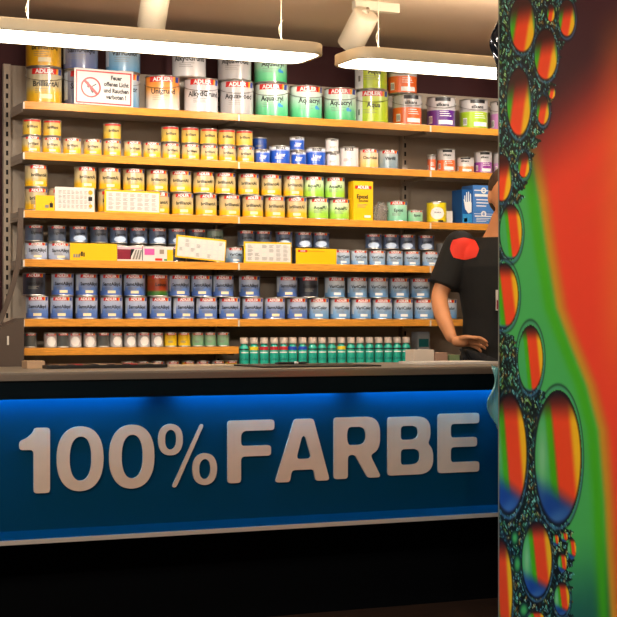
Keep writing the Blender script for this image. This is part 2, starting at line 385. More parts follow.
def row(shelf, tier, items, Yf, zoff, group, where='left', count=True):
    """items: (kind, u centre); every tin in a tier is named by its look and its place in the tier"""
    items = sorted(items, key=lambda q: q[1]); z = SZ[shelf]+zoff+.0004
    n = {}
    for k, u in items:
        r = K[k][0][0]; o = put_tin(k, u, Yf+r, z)
        i = n.get(k, 0); n[k] = i+1
        tot = sum(1 for kk, _ in items if kk == k)
        pos = (ORD[i]+' of these from left') if tot > 1 else 'the only one there'
        tag(o, '%s, %s tier of %s shelf, %s' % (LOOK[k], tier, SHN[shelf], pos), 'tin', group)
def one(shelf, kind, u, Yf, zoff, label, group=None, rz=None):
    o = put_tin(kind, u, Yf+K[kind][0][0], SZ[shelf]+zoff+.0004, rz); tag(o, label, 'tin', group); return o
YF = YS+.028
# top shelf -------------------------------------------------------------
g = 'large paint tins on the top shelf'; H = .1605; HS = .1505
one(0, 'brilliant_big', 44, YF, 0, 'large yellow and cream tin at the far left end of top shelf', g)
one(0, 'brilliant_top', 43.5, YF, H, 'all-yellow large tin stacked topmost at far left of top shelf', g)
one(0, 'samt_big', 81, YF+.004, 0, 'large grey-blue tin mostly hidden behind the no-fire sign', g)
one(0, 'samt_big', 80.5, YF+.004, H, 'large grey-blue tin stacked above the no-fire sign, left one', g)
one(0, 'vari_big', 122, YF+.004, 0, 'large pale blue tin standing partly behind right edge of the no-fire sign', g)
one(0, 'vari_big', 123, YF+.004, H, 'large pale blue tin stacked above right half of the no-fire sign', g)
one(0, 'unigrund', 162.5, YF-.004, 0, 'large orange and white tin right of the no-fire sign', g)
one(0, 'alkyd', 201, YF, 0, 'large white tin right of the orange and white tin, bottom of stack', g)
one(0, 'alkyd', 189, YF+.012, H, 'large white tin stacked on two tins, above and left', g)
one(0, 'aquagrey', 236.5, YF, 0, 'large grey tin left of the green tins, bottom of its stack', g)
one(0, 'aquagrey', 234.5, YF, H, 'large grey tin left of green tins, on top of its stack', g)
one(0, 'aquagreen', 271.5, YF, 0, 'large white-green tin, leftmost in the bottom line of three', g)
one(0, 'aquagreen', 270.5, YF, H, 'large green tin stacked highest, under the end of the left lamp', g)
one(0, 'aquagreen', 305.5, YF, 0, 'large white-green tin, middle in the bottom line of three', g)
one(0, 'aquagreen', 340, YF, 0, 'large white-green tin, rightmost in the bottom line of three', g)
one(0, 'aqualime', 372, YF, 0, 'large white and lime tin under another lime tin', g)
one(0, 'aqualime', 371, YF, H, 'large white and lime tin stacked on top under the right lamp', g)
one(0, 'silk_orange', 407, YF, 0, 'silver and orange tin with wire handle at bottom of its stack', g)
one(0, 'silk_orange', 402.5, YF, HS, 'silver and orange tin stacked on top right of the lime tins', g)
one(0, 'silk_purple', 441, YF, 0, 'silver and purple tin with wire handle on top shelf', g)
one(0, 'silk_lime', 473.5, YF, 0, 'silver and lime-green tin with wire handle right of purple tin', g)
one(0, 'silk_lilac', 504, YF, 0, 'silver and lilac tin half hidden by printed pillar on top shelf', g)
# second shelf ----------------------------------------------------------
g = 'small yellow tins on the second shelf'; hs = .0750
low = [31, 51.5, 72, 92.5, 112, 132.5, 152, 171, 190.5, 209, 227, 245.5]
row(1, 'lower', [('brilliant_small', u) for u in low], YF, 0, g)
row(1, 'upper', [('brilliant_smalltop', u) for u in (32, 52, 112, 170, 190, 208.5, 226.5, 244)], YF, hs, g)
g = 'stain tins on the second shelf'
one(1, 'beize_blue_small', 262.3, YF, 0, 'small blue tin with white top beside the last yellow tins', g)
one(1, 'beize_navy', 260, YF+.085, 0, 'small navy tin at back, lower one of two beside the yellow tins', g)
one(1, 'beize_navy', 259.5, YF+.085, .0665, 'small navy tin at the back on top, beside yellow tins', g)
one(1, 'beize_blue', 279.5, YF+.006, 0, 'larger blue tin with white top, left one of two', g)
one(1, 'beize_blue_small', 298.5, YF, 0, 'small blue tin with white top, bottom of stack between larger blue ones', g)
one(1, 'beize_blue_small', 297, YF, .0668, 'small blue tin with white top, on top of stack between larger ones', g)
one(1, 'beize_blue', 315.3, YF+.004, 0, 'larger blue tin with white top, right one of two', g)
one(1, 'beize_white', 333, YF, 0, 'narrow white tin right of the blue tins, lower of two', g)
one(1, 'beize_white', 332, YF, .0668, 'narrow white tin right of the blue tins, stacked on another', g)
one(1, 'beize_whitebig', 349, YF, 0, 'larger white tin with black word, right of narrow white stack', g)
one(1, 'clear', 368.8, YF, 0, 'cream and orange tin with red band on second shelf', g)
one(1, 'vitri', 388, YF, 0, 'grey-blue tin with red band beside the cream and orange tin', g)
g = 'silver topped tins at the right of the second shelf'
one(1, 'sorange_thin', 431.5, YF+.03, 0, 'narrow orange tin left of the tall orange and silver tin', g)
one(1, 'sorange', 446, YF, 0, 'tall orange and silver tin on second shelf at right', g)
one(1, 'sgrey', 465, YF, 0, 'short grey tin with orange bottom on second shelf at right', g)
one(1, 'spurple', 483, YF, 0, 'tall purple and silver tin on second shelf at right', g)
one(1, 'slilac', 502, YF, 0, 'lilac tin cut off by the printed pillar on second shelf', g)
# third shelf -----------------------------------------------------------
hm = .102
g = 'yellow varnish tins on the third shelf'
row(2, 'lower', [('brilliant', u) for u in (36, 59.5, 84, 108.5, 133.5, 158.5, 182.5, 206, 229.5, 252.5, 274.5, 296.5)]+[('aqualight', 318), ('aqualight', 339)], YF, 0, g)
row(2, 'upper', [('brilliant', u) for u in (36, 85, 109.5, 133.5, 157, 180.5, 203.5, 225, 248.5, 271, 293)]+[('aqualight', 313.5), ('aqualight', 334.5)], YF, hm, g)
one(2, 'epoxi_mid', 397, YF, 0, 'mint green tin with red band beside the clear bag', 'green resin tins')
one(2, 'epoxi_small', 415, YF, 0, 'small short mint tin right of the taller mint tin', 'green resin tins')
one(2, 'yellow_can', 436.5, YF, 0, 'round bright yellow can with white oval label, alone on third shelf')
# fourth shelf ----------------------------------------------------------
g = 'grey-blue tins on the fourth shelf'; YF = YS+.058
row(3, 'lower', [('low_white', 36), ('low_white', 59)]+[('vari_small', u) for u in (234, 341.5, 359, 377, 394.5, 411.7)]+[('vari_small', 430)], YF, 0, g)
for u in (78.5, 98.5, 117.5, 137.5, 157, 176.5, 196, 214.5, 255, 276, 302, 321):
    o = put_tin('blue_small_plain', u, YF+.0398, SZ[3]+.0004)
    tag(o, 'grey-blue tin standing hidden behind the brochures on the fourth shelf', 'tin', 'grey-blue tins behind the brochures')
row(3, 'upper', [('blue_small_plain', 34), ('blue_small_plain', 57), ('blue_small', 78.5), ('blue_small_plain', 99), ('blue_small', 118.5), ('blue_small', 138.5), ('blue_small', 157.5),
    ('blue_small', 177), ('blue_small_plain', 197), ('green_small', 214.5), ('blue_small_plain', 246), ('blue_small_plain', 263), ('blue_small', 284), ('blue_small', 303.5), ('blue_small', 321),
    ('blue_small', 373.5), ('blue_small', 390.5), ('blue_small', 407), ('blue_small', 426)], YF, .0795, g)
# fifth shelf -----------------------------------------------------------
g = 'blue tins on the fifth shelf'
row(4, 'lower', [('samt', u) for u in (37, 61.5, 86.5, 111.5, 136, 160.5, 183.5, 206.5, 229.5, 252.5, 274.5, 297)]+[('vari', u) for u in (318.5, 340, 361, 382, 402.7, 423.5, 447)], YF, 0, g)
row(4, 'upper', [('dark_mid', 34), ('wood_mid', 157.5)]+[('samt', u) for u in (62.5, 86.5, 111, 134.5, 179, 201.5, 223, 249.5, 287)]+[('dark_mid', 308)]+
    [('vari', u) for u in (334.7, 357, 378, 399, 420)], YF, hm, g)
# sixth shelf -----------------------------------------------------------
g = 'mini tins on the short sixth shelf'; YF = YS+.028
row(5, 'single', [('mini_dark', 30), ('mini_rose', 50.5), ('mini_dark', 62.5), ('mini_rose', 75), ('mini_rose', 90), ('mini_dark', 103), ('mini_white', 116), ('mini_white', 130), ('mini_white', 143.5),
    ('mini_white', 157), ('mini_yellow', 170.5), ('mini_yellow', 184), ('mini_green', 197.5), ('mini_green', 210), ('mini_green', 223)], YF, 0, g)
g = 'mini tins on the lowest shelf'
row(6, 'bottom', [('mini_white', 128), ('mini_rose', 143), ('mini_white', 158), ('mini_rose', 173), ('mini_yellow', 188), ('mini_rose', 203), ('mini_white', 218), ('mini_yellow', 231)], YF, 0, g)

# ------------------------------------------------------------------ bottles
m_teal = mat('teal_bottle', (36, 170, 146), .35, coat=.3)
m_tdark = mat('dark_teal_print', (12, 90, 92), .4)
m_cap = mat('white_cap', (226, 206, 190), .4)
cols = {'white': m_wht, 'yellow': mat('yellow_collar', (236, 206, 40), .4), 'red': mat('red_collar', (196, 40, 50), .4), 'blue': mat('blue_collar', (40, 70, 180), .4),
        'black': mat('black_collar', (30, 34, 40), .4)}
bc = ['black', 'yellow', 'red', 'red', 'red', 'blue', 'blue', 'black', 'black', 'black', 'yellow', 'black', 'black', 'black', 'black', 'black', 'black']
us = [244, 253.8, 264, 274, 283.5, 292.5, 302.5, 312.5, 322, 331.8, 341.3, 350.8, 360, 369.3, 378.7, 388, 397, 406]
bc.append('black')
bproto = {}
cnt = {}
for u, c in zip(us, bc):
    if c not in bproto:
        root = empty('tinting_bottle'); r = .0218
        bm = bmesh.new(); lathe(bm, [(r-.003, 0), (r, .003), (r, .118), (r-.004, .130), (.014, .134), (.014, .141)], 20)
        build('bottle_body', bm, m_teal, root, smooth=True, angle=60)
        bm = bmesh.new(); lathe(bm, [(.0185, .1415), (.0195, .143), (.0195, .168), (.018, .170)], 20); build('cap', bm, m_cap, root, smooth=True)
        bm = bmesh.new(); patch(bm, r+.0006, math.radians(-178), math.radians(178), .112, .1178, 0, 20)
        if c != 'black': patch(bm, r+.0009, math.radians(-60), math.radians(60), .118, .1279, 0, 8)
        build('collar', bm, cols[c], root)['label'] = c+' collar band'
        bm = bmesh.new(); patch(bm, r+.0005, math.radians(-55), math.radians(55), .04, .10, 0, 8); bent_text(bm, 'Color', .016, r+.0012, 0, .070, 1)
        patch(bm, r+.0010, math.radians(-50), math.radians(50), .098, .1035, 2, 6)
        build('label', bm, [m_teal, m_tdark, m_wht], root)
        index_kids(root); bproto[c] = root; o = root
    else: o = copy_tree(bproto[c])
    x = PX(u, YF+.022); o.location = (x, YF+.022, SZ[6]+.0004); o.rotation_euler = (0, 0, -math.atan2(x, 6.7)+random.uniform(-.1, .25))
    i = cnt.get(c, 0); cnt[c] = i+1
    tag(o, 'teal tinting bottle with white cap and %s collar, %s of its colour from the left' % (c, ORD[i]), 'bottle', 'teal tinting bottles behind the counter')

# ------------------------------------------------------------------ cartons, bag, cards on the shelves
def card(name, u0, u1, h, z, Y, th, mats, draw, label, cat, group=None, lean=0, roll=0, parent=None):
    x0, x1 = PX(u0, Y), PX(u1, Y); wd = x1-x0
    bm = bmesh.new(); box(bm, -wd/2, wd/2, 0, th, 0, h); draw(bm, wd, h)
    o = build(name, bm, mats); o.location = ((x0+x1)/2, Y, z+.0005+(abs(math.sin(roll))*wd/2)); o.rotation_euler = (lean, roll, 0)
    tag(o, label, cat, group); return o
def rect(bm, x0, x1, z0, z1, mi, y=-.0006):
    v = [bm.verts.new(p) for p in ((x0, y, z0), (x1, y, z0), (x1, y, z1), (x0, y, z1))]; bm.faces.new(v).material_index = mi
def disc(bm, cx, cz, r0, r1, mi, y=-.0008, n=36):
    a = [bm.verts.new((cx+r0*math.cos(2*math.pi*i/n), y, cz+r0*math.sin(2*math.pi*i/n))) for i in range(n)]
    b = [bm.verts.new((cx+r1*math.cos(2*math.pi*i/n), y, cz+r1*math.sin(2*math.pi*i/n))) for i in range(n)]
    for i in range(n):
        bm.faces.new((a[i], a[(i+1) % n], b[(i+1) % n], b[i])).material_index = mi
def poly(bm, pts, mi, y=-.0008): bm.faces.new([bm.verts.new((x, y, z)) for x, z in pts]).material_index = mi
m_paper = mat('white_card', (214, 208, 202), .45); m_yel = mat('yellow_card', (240, 186, 10), .4); m_signred = mat('sign_red', (196, 44, 44), .4)
m_mint = mat('mint_cell', (190, 222, 206), .45); m_pink = mat('pink_print', (224, 90, 160), .4); m_wine = mat('wine_print', (130, 30, 50), .4)
m_beigeink = mat('beige_ink', (150, 134, 120), .5); m_green = mat('green_print', (70, 150, 90), .4)
def d_sign(bm, w, h):
    b = .0065; m = .0075
    rect(bm, -w/2+m, w/2-m, h-m-b, h-m, 1); rect(bm, -w/2+m, w/2-m, m-.003, m-.003+b, 1)
    rect(bm, -w/2+m, -w/2+m+b, m+b-.003, h-m-b, 1); rect(bm, w/2-m-b, w/2-m, m+b-.003, h-m-b, 1)
    cx, cz, R = -w*.22, h*.48, h*.29
    disc(bm, cx, cz, R, R*.84, 1)
    poly(bm, [(cx+.006, cz-.026), (cx+.014, cz-.020), (cx-.004, cz+.008), (cx-.010, cz+.004)], 2)      # struck match and flame
    poly(bm, [(cx-.018, cz+.002), (cx-.010, cz-.004), (cx-.006, cz+.012), (cx-.013, cz+.026), (cx-.016, cz+.014)], 2)
    poly(bm, [(cx+.006, cz+.002), (cx+.026, cz+.014), (cx+.024, cz+.018), (cx+.004, cz+.006)], 2)
    d = R*.9; s = .0042
    poly(bm, [(cx-d*.7-s, cz+d*.7-s), (cx+d*.7-s, cz-d*.7-s), (cx+d*.7+s, cz-d*.7+s), (cx-d*.7+s, cz+d*.7+s)], 1, -.0012)
    for i, s_ in enumerate(('Feuer', 'offenes Licht', 'und Rauchen', 'verboten !')):
        flat_text(bm, s_, h*.17, w*.21, -.0009, h*(.78-.18*i), 2, .0005, .82)
card('warning_sign', 74, 133, .158, SZ[0]+.0, YS+.006, .002, [m_paper, m_signred, m_blk], d_sign, 'white sign with red border, no-fire symbol and German text on the top shelf', 'sign', lean=-.02, roll=.012)
def d_table(cols_, rows, mi=1, bg=None, edge=None):
    def f(bm, w, h):
        if bg is not None: rect(bm, -w/2+.008, w/2-.004, .006, h-.008, bg, -.0005)
        for i in range(cols_):
            for j in range(rows):
                x = -w/2+.014+(w-.024)*(i+.5)/cols_; z = .010+(h-.022)*(j+.5)/rows; cw = (w-.024)/cols_*.38; ch = (h-.022)/rows
                k = random.choice([1, 1, 3])
                for q in range(3): rect(bm, x-cw, x+cw*random.uniform(.2, 1), z+ch*(.3-.27*q)-.0012, z+ch*(.3-.27*q)+.0008, mi if k == 1 else 3, -.0009)
        if edge: edge(bm, w, h)
    return f
def e1(bm, w, h):
    disc(bm, w/2-.018, h*.8, .010, .0001, 2, -.0013); rect(bm, w/2-.028, w/2-.010, h*.45, h*.62, 4, -.0013); disc(bm, w/2-.018, h*.24, .008, .0001, 5, -.0013)
def d_yb(bm, w, h):
    rect(bm, w*.0, w*.2, h*.18, h*.38, 1); rect(bm, w*.24, w*.42, h*.2, h*.5, 2); rect(bm, w*.30, w*.34, h*.36, h*.6, 2)
M5 = [m_paper, m_beigeink, m_org, m_gry, m_blk, m_org]
YC = YS+.012
card('price_card', 35.5, 54.5, .066, SZ[2], YC, .003, [m_yel, m_gry, m_blk], d_yb, 'small yellow card standing before the first tins of third shelf', 'card')
card('price_list', 55, 94.5, .106, SZ[2], YC, .002, M5, d_table(8, 4, 1, None, e1), 'white printed colour chart with three round marks standing on third shelf', 'leaflet', lean=-.03)
card('price_list', 104.5, 160, .100, SZ[2], YC, .002, [m_yel, m_gry, m_paper, m_beigeink, m_blk, m_org], d_table(7, 4, 1, 2), 'yellow-edged price chart leaning on tins of third shelf', 'leaflet', lean=-.03, roll=.008)
def d_epoxi(bm, w, h):
    rect(bm, -w*.42, w*.42, h*.8, h*.88, 1); flat_text(bm, 'ADLER', w*.19, 0, -.001, h*.84, 2, .0003)
    flat_text(bm, 'Epoxi', w*.26, -w*.05, -.001, h*.60, 3, .0003); flat_text(bm, 'Spachtel', w*.15, 0, -.001, h*.5, 3)
    for q in range(3): rect(bm, -w*.3, w*(.2-.05*q), h*(.40-.035*q), h*(.41-.035*q), 4)
    rect(bm, w*.05, w*.38, h*.07, h*.13, 2)
card('filler_carton', 353.5, 373, .187, SZ[2], YF-.004, .06, [m_yel, m_red, m_wht, m_blk, m_gry], d_epoxi, 'tall yellow filler carton with a red band on third shelf', 'carton')
def d_glove(bm, w, h):
    rect(bm, -w*.45, w*.45, 0.004, h*.28, 1)
    poly(bm, [(-w*.36, h*.72), (-w*.2, h*.42), (w*.1, h*.30), (w*.4, h*.34), (w*.4, h*.62), (w*.3, h*.66), (-w*.1, h*.62)], 2)
    for i, (a, b) in enumerate(((-.26, .82), (-.08, .92), (.1, .94), (.28, .88))): poly(bm, [(w*(a-.03), h*.58), (w*(a+.08), h*.58), (w*(a+.06), h*b), (w*(a-.02), h*b)], 2, -.001)
    rect(bm, -w*.3, w*.0, h*.05, h*.16, 2)
m_gblue = mat('glove_box_blue', (18, 84, 150), .4); m_gb2 = mat('glove_box_light', (50, 140, 200), .4); m_gb3 = mat('glove_box_mid', (74, 128, 196), .4)
card('glove_carton', 462, 472.5, .168, SZ[2], YF+.006, .10, [m_gblue, m_gb2, m_wht], d_glove, 'dark blue narrow carton with a white glove picture on third shelf', 'carton')
def d_g2(bm, w, h):
    rect(bm, -w*.42, w*.45, h*.56, h*.66, 1); disc(bm, -w*.02, h*.8, w*.12, w*.06, 1); rect(bm, -w*.45, w*.46, h*.78, h*.82, 1)
    for q in range(3): rect(bm, -w*.35, w*(.3-.1*q), h*(.42-.12*q), h*(.46-.12*q), 1)
card('glove_carton', 473, 495, .062, SZ[2], YF, .11, [m_gb3, m_wht], d_g2, 'light blue carton under the taller light blue carton', 'carton', 'light blue cartons beside the person')
card('glove_carton', 473, 495, .128, SZ[2]+.063, YF, .11, [m_gb3, m_wht], d_g2, 'light blue carton stacked on top beside the person', 'carton', 'light blue cartons beside the person')
def nothing(bm, w, h): pass
card('carton', 446.5, 452.5, .062, SZ[2], YF+.04, .05, [m_paper], nothing, 'plain white small carton right of the round yellow can', 'carton')
# clear bag
bm = bmesh.new(); bmesh.ops.create_icosphere(bm, subdivisions=4, radius=1)
rn = random.Random(3)
for v in bm.verts:
    c = v.co.copy(); k = 1+.13*math.sin(9*c.x+4*c.z)*math.cos(7*c.z+5*c.y)+.07*math.sin(17*c.x-13*c.z)
    v.co = Vector((c.x*.036*k, c.y*.03*k, max(.0, .044+c.z*.048*k)))
o = build('plastic_bag', bm, mat('clear_plastic', (225, 220, 215), .15, trans=.85, alpha=.75), smooth=True)
o.location = (PX(380.5, YF+.045), YF+.045, SZ[2]+.001); tag(o, 'crumpled clear plastic bag between yellow carton and mint tin', 'bag')
# fourth shelf brochures
def d_ybox(bm, w, h):
    for q in range(3): rect(bm, -w*(.43-.05*q), -w*(.39-.05*q), h*.14, h*.34, 2); 
    rect(bm, -w*.27, -w*.23, h*.22, h*.5, 1); rect(bm, -w*.22, -w*.19, h*.2, h*.45, 1); rect(bm, -w*.30, -w*.28, h*.25, h*.4, 1)
card('brochure', 70, 117, .074, SZ[3], YC, .004, [m_yel, m_blk, m_gry], d_ybox, 'long plain yellow brochure on the left of fourth shelf', 'brochure')
def d_photo(bm, w, h):
    rect(bm, -w*.5, w*.05, h*.1, h*.78, 1); poly(bm, [(w*.0, h*.1), (w*.2, h*.8), (w*.05, h*.8)], 2); 
    for q in range(3): poly(bm, [(w*(.1+.12*q), h*.1), (w*(.18+.12*q), h*.1), (w*(.3+.1*q), h*.75), (w*(.24+.1*q), h*.75)], 3)
    rect(bm, -w*.5, w*.5, h*.84, h*.88, 4)
card('brochure', 117.4, 142, .066, SZ[3], YC, .003, [m_paper, m_wine, m_blk, m_gry, m_pink], d_photo, 'white brochure with dark red picture beside the yellow brochure', 'brochure')
def d_pink(bm, w, h):
    rect(bm, -w*.45, -w*.12, h*.42, h*.84, 1); rect(bm, w*.05, w*.2, h*.5, h*.8, 4); rect(bm, -w*.1, w*.14, h*.04, h*.2, 2); rect(bm, w*.2, w*.3, h*.04, h*.16, 3); rect(bm, w*.3, w*.5, h*.04, h*.8, 5)
card('brochure', 143, 173, .066, SZ[3], YC, .003, [m_paper, m_pink, m_red, m_green, m_beigeink, m_yel], d_pink, 'white brochure with a pink square on the fourth shelf', 'brochure')
card('price_list', 175, 225, .102, SZ[3], YC-.008, .002, [m_yel, m_mint, m_paper, m_gry, m_blk, m_org], d_table(8, 4, 1, 2), 'yellow-edged price chart standing crooked on the fourth shelf', 'leaflet', lean=-.03, roll=.085)
card('price_list', 244, 291.5, .098, SZ[3], YC, .002, [m_yel, m_gry, m_paper, m_mint, m_blk, m_org], d_table(6, 4, 1, 2), 'yellow-edged price chart standing straight on fourth shelf, middle bay', 'leaflet', lean=-.02)
def d_y2(bm, w, h):
    rect(bm, -w*.45, -w*.22, h*.76, h*.9, 1); flat_text(bm, 'ADLER', h*.12, -w*.335, -.001, h*.83, 2); rect(bm, -w*.2, w*.2, h*.8, h*.86, 3)
card('brochure', 296, 336.5, .072, SZ[3], YC, .004, [m_yel, m_red, m_wht, m_org], d_y2, 'plain yellow brochure with small red corner mark, middle of fourth shelf', 'brochure')
card('carton', 442, 452, .115, SZ[3], YF+.03, .06, [mat('grey_carton', (140, 140, 140), .5)], nothing, 'grey carton at the person\'s shoulder on fourth shelf', 'carton')
def d_tc(bm, w, h): rect(bm, -w*.42, w*.42, h*.62, h*.82, 1); rect(bm, -w*.42, w*.42, h*.35, h*.5, 1)
card('carton', 418, 429.5, .195, SZ[6], YF+.03, .07, [mat('grey_carton', (140, 140, 140), .5), m_tdark], d_tc, 'grey carton with teal marks right of the tinting bottles', 'carton')

# ------------------------------------------------------------------ left shelf end: guard and strap
m_guard = mat('brown_grey_metal', (84, 70, 60), .5, metal=.3)
g0 = empty('metal_guard', (PX(6, 6.45), 6.45, 0))
tag(g0, 'brown-grey metal guard with slanted top and a slot left of the shelves', 'guard')
bm = bmesh.new(); xr = PX(24, 6.45)-PX(6, 6.45); xl = -.32
pts = [(xl, .72), (xr, .72), (xr, PZ(24, 318, 6.45)), (PX(0, 6.45)-PX(6, 6.45), PZ(0, 328, 6.45)), (xl, .93)]
a = [bm.verts.new((x, 0, z)) for x, z in pts]; b = [bm.verts.new((x, .16, z)) for x, z in pts]
bm.faces.new(a); bm.faces.new(list(reversed(b)))
for i in range(5): bm.faces.new((a[(i+1) % 5], a[i], b[i], b[(i+1) % 5]))
bmesh.ops.recalc_face_normals(bm, faces=bm.faces)
build('housing', bm, m_guard, g0)
bm = bmesh.new(); box(bm, .004, .012, -.0025, -.0002, PZ(8, 345, 6.45), PZ(8, 336, 6.45)); build('slot_clip', bm, m_clip, g0)
bm = bmesh.new(); box(bm, xl+.02, xl+.05, .05, .1, 0, .7198); box(bm, xr-.05, xr-.02, .05, .1, 0, .7198); build('stand', bm, m_guard, g0)
bm = bmesh.new(); n = 18; L = []
for i in range(n+1):
    k = i/n; u = 21-3*math.sin(k*1.2)-20*max(0, k-.35)**1.6*2.0; v = 208+118*k
    L.append((PX(u, 6.56), 6.56, PZ(u, v, 6.56)))
A = [[bm.verts.new((x+dx, y+dy, z)) for dx, dy in ((-.012, 0), (.012, 0), (.012, .004), (-.012, .004))] for x, y, z in L]
for p, q in zip(A, A[1:]):
    for j in range(4): bm.faces.new((p[j], p[(j+1) % 4], q[(j+1) % 4], q[j]))
bm.faces.new(A[0]); bm.faces.new(list(reversed(A[-1]))); bmesh.ops.recalc_face_normals(bm, faces=bm.faces)
tag(build('curved_strap', bm, m_guard), 'curved beige strap hanging beside the left shelf end above the guard', 'strap')

# ------------------------------------------------------------------ counter
YL = 5.0515; XL, XR = -.6, 3.5
ct = empty('shop_counter', (XL, 4.98, 0)); tag(ct, 'long dark teal shop counter with blue glow and large silver lettering', 'counter')
def cb(bm, *a, **k): a = list(a); a[0] -= XL; a[1] -= XL; a[2] -= 4.98; a[3] -= 4.98; box(bm, *a, **k)
m_top = mat('pale_counter_top', (128, 118, 104), .35, noise=.06, nscale=5)
m_edge = mat('brushed_steel_edge', (150, 136, 122), .35, metal=.8)
m_fasc = mat('dark_fascia', (1, 12, 17), .5)
m_panel = mat('teal_lacquer_panel', (0, 54, 82), .4)
m_base = mat('black_plinth', (3, 5, 8), .7)
bm = bmesh.new(); cb(bm, XL, XR, 4.98, 5.65, .892, .92, bev=.002); build('countertop', bm, m_top, ct)
bm = bmesh.new(); cb(bm, XL, XR, 4.974, 4.9795, .893, .914); build('top_edge_strip', bm, m_edge, ct)
bm = bmesh.new(); cb(bm, XL, XR, 4.984, 4.998, .832, .8918); build('fascia', bm, m_fasc, ct)
bm = bmesh.new(); cb(bm, XL, XR, 5.06, 5.10, .376, .8918); build('front_panel', bm, m_panel, ct)
bm = bmesh.new()
v8 = [(XL, 4.985, .374), (XR, 4.985, .374), (XR, 5.0598, .396), (XL, 5.0598, .396), (XL, 4.985, .362), (XR, 4.985, .362), (XR, 5.0598, .362), (XL, 5.0598, .362)]
vv = [bm.verts.new((x-XL, y-4.98, z)) for x, y, z in v8]
for f in ((0, 1, 2, 3), (7, 6, 5, 4), (0, 4, 5, 1), (3, 2, 6, 7), (0, 3, 7, 4), (1, 5, 6, 2)): bm.faces.new([vv[i] for i in f])
bmesh.ops.recalc_face_normals(bm, faces=bm.faces); build('light_ledge', bm, m_panel, ct)
bm = bmesh.new(); cb(bm, XL, XR, 4.979, 4.9848, .362, .377); build('ledge_trim', bm, mat('pale_steel_trim', (206, 196, 184), .35, metal=.4), ct)
bm = bmesh.new(); cb(bm, XL, XR, 5.28, 5.6, 0, .3755); build('plinth', bm, m_base, ct)
bm = bmesh.new(); cb(bm, XL, XR, 5.1005, 5.6, .376, .8915); build('carcass', bm, m_base, ct)
m_led = mat('blue_light_strip', (60, 170, 255), .5, emit=(60, 180, 255), estr=52)
for a_, b_ in ((XL+.02, PX(146, 5.03)), (PX(178, 5.03), PX(341, 5.03)), (PX(364, 5.03), XR-.02)):
    bm = bmesh.new(); cb(bm, a_, b_, 5.018, 5.034, .846, .852); build('light_strip', bm, m_led, ct)['label'] = 'glowing blue light strip'
# letters -----------------------------------------------------------------
def inpoly(X, Y, pts):
    r = np.zeros(X.shape, bool); n = len(pts)
    for i in range(n):
        x0, y0 = pts[i]; x1, y1 = pts[(i+1) % n]
        if y0 == y1: continue
        c = ((y0 > Y) != (y1 > Y)) & (X < (x1-x0)*(Y-y0)/(y1-y0)+x0); r ^= c
    return r
def sup(X, Y, x0, x1, y0, y1, n=2.4): return (np.abs((X-(x0+x1)/2)/((x1-x0)/2))**n+np.abs((Y-(y0+y1)/2)/((y1-y0)/2))**n) < 1
def bx(X, Y, x0, x1, y0, y1): return (X >= x0) & (X <= x1) & (Y >= y0) & (Y <= y1)
def g_1(X, Y): return bx(X, Y, .46, 1, 0, 1) | inpoly(X, Y, [(0, .20), (.25, .15), (.5, .05), (.62, 0), (.62, .34), (0, .34)])
def g_0(X, Y): return sup(X, Y, 0, 1, 0, 1, 2.3) & ~sup(X, Y, .285, .73, .165, .83, 2.3)
def g_o(X, Y): return sup(X, Y, 0, 1, 0, 1, 2.3) & ~sup(X, Y, .29, .72, .20, .80, 2.3)
def g_s(X, Y): return inpoly(X, Y, [(.0, 1), (.16, 1), (1, 0), (.86, 0)])
def g_F(X, Y): return bx(X, Y, 0, .30, 0, 1) | bx(X, Y, 0, 1, 0, .18) | bx(X, Y, 0, .93, .405, .585) | inpoly(X, Y, [(.3, .18), (.36, .18), (.3, .22)])
def g_A(X, Y):
    o = inpoly(X, Y, [(0, 1), (.35, 0), (.70, 0), (1, 1)])
    return o & ~inpoly(X, Y, [(.265, 1.1), (.31, .82), (.70, .82), (.745, 1.1)]) & ~inpoly(X, Y, [(.50, .27), (.54, .27), (.655, .63), (.395, .63)])
def g_R(X, Y):
    o = bx(X, Y, 0, .30, 0, 1) | bx(X, Y, .1, .6, 0, .62) | (sup(X, Y, .3, .97, 0, .63, 2.8) & (X > .5)) | inpoly(X, Y, [(.36, .55), (.70, .52), (1, 1), (.70, 1), (.42, .60)])
    return o & ~(bx(X, Y, .30, .5, .17, .45) | sup(X, Y, .28, .66, .17, .45, 3)) & ~inpoly(X, Y, [(.30, .63), (.44, .63), (.68, 1.02), (.30, 1.02)])
def g_B(X, Y):
    o = bx(X, Y, 0, .6, 0, 1) | (sup(X, Y, .2, .94, 0, .54, 2.8) & (X > .5)) | (sup(X, Y, .2, 1, .43, 1, 2.8) & (X > .5))
    return o & ~(bx(X, Y, .29, .5, .17, .39) | sup(X, Y, .3, .66, .17, .39, 3)) & ~(bx(X, Y, .29, .5, .56, .81) | sup(X, Y, .3, .70, .56, .81, 3))
def g_E(X, Y): return bx(X, Y, 0, .32, 0, 1) | bx(X, Y, 0, 1, 0, .185) | bx(X, Y, 0, .95, .405, .575) | bx(X, Y, 0, 1, .81, 1)
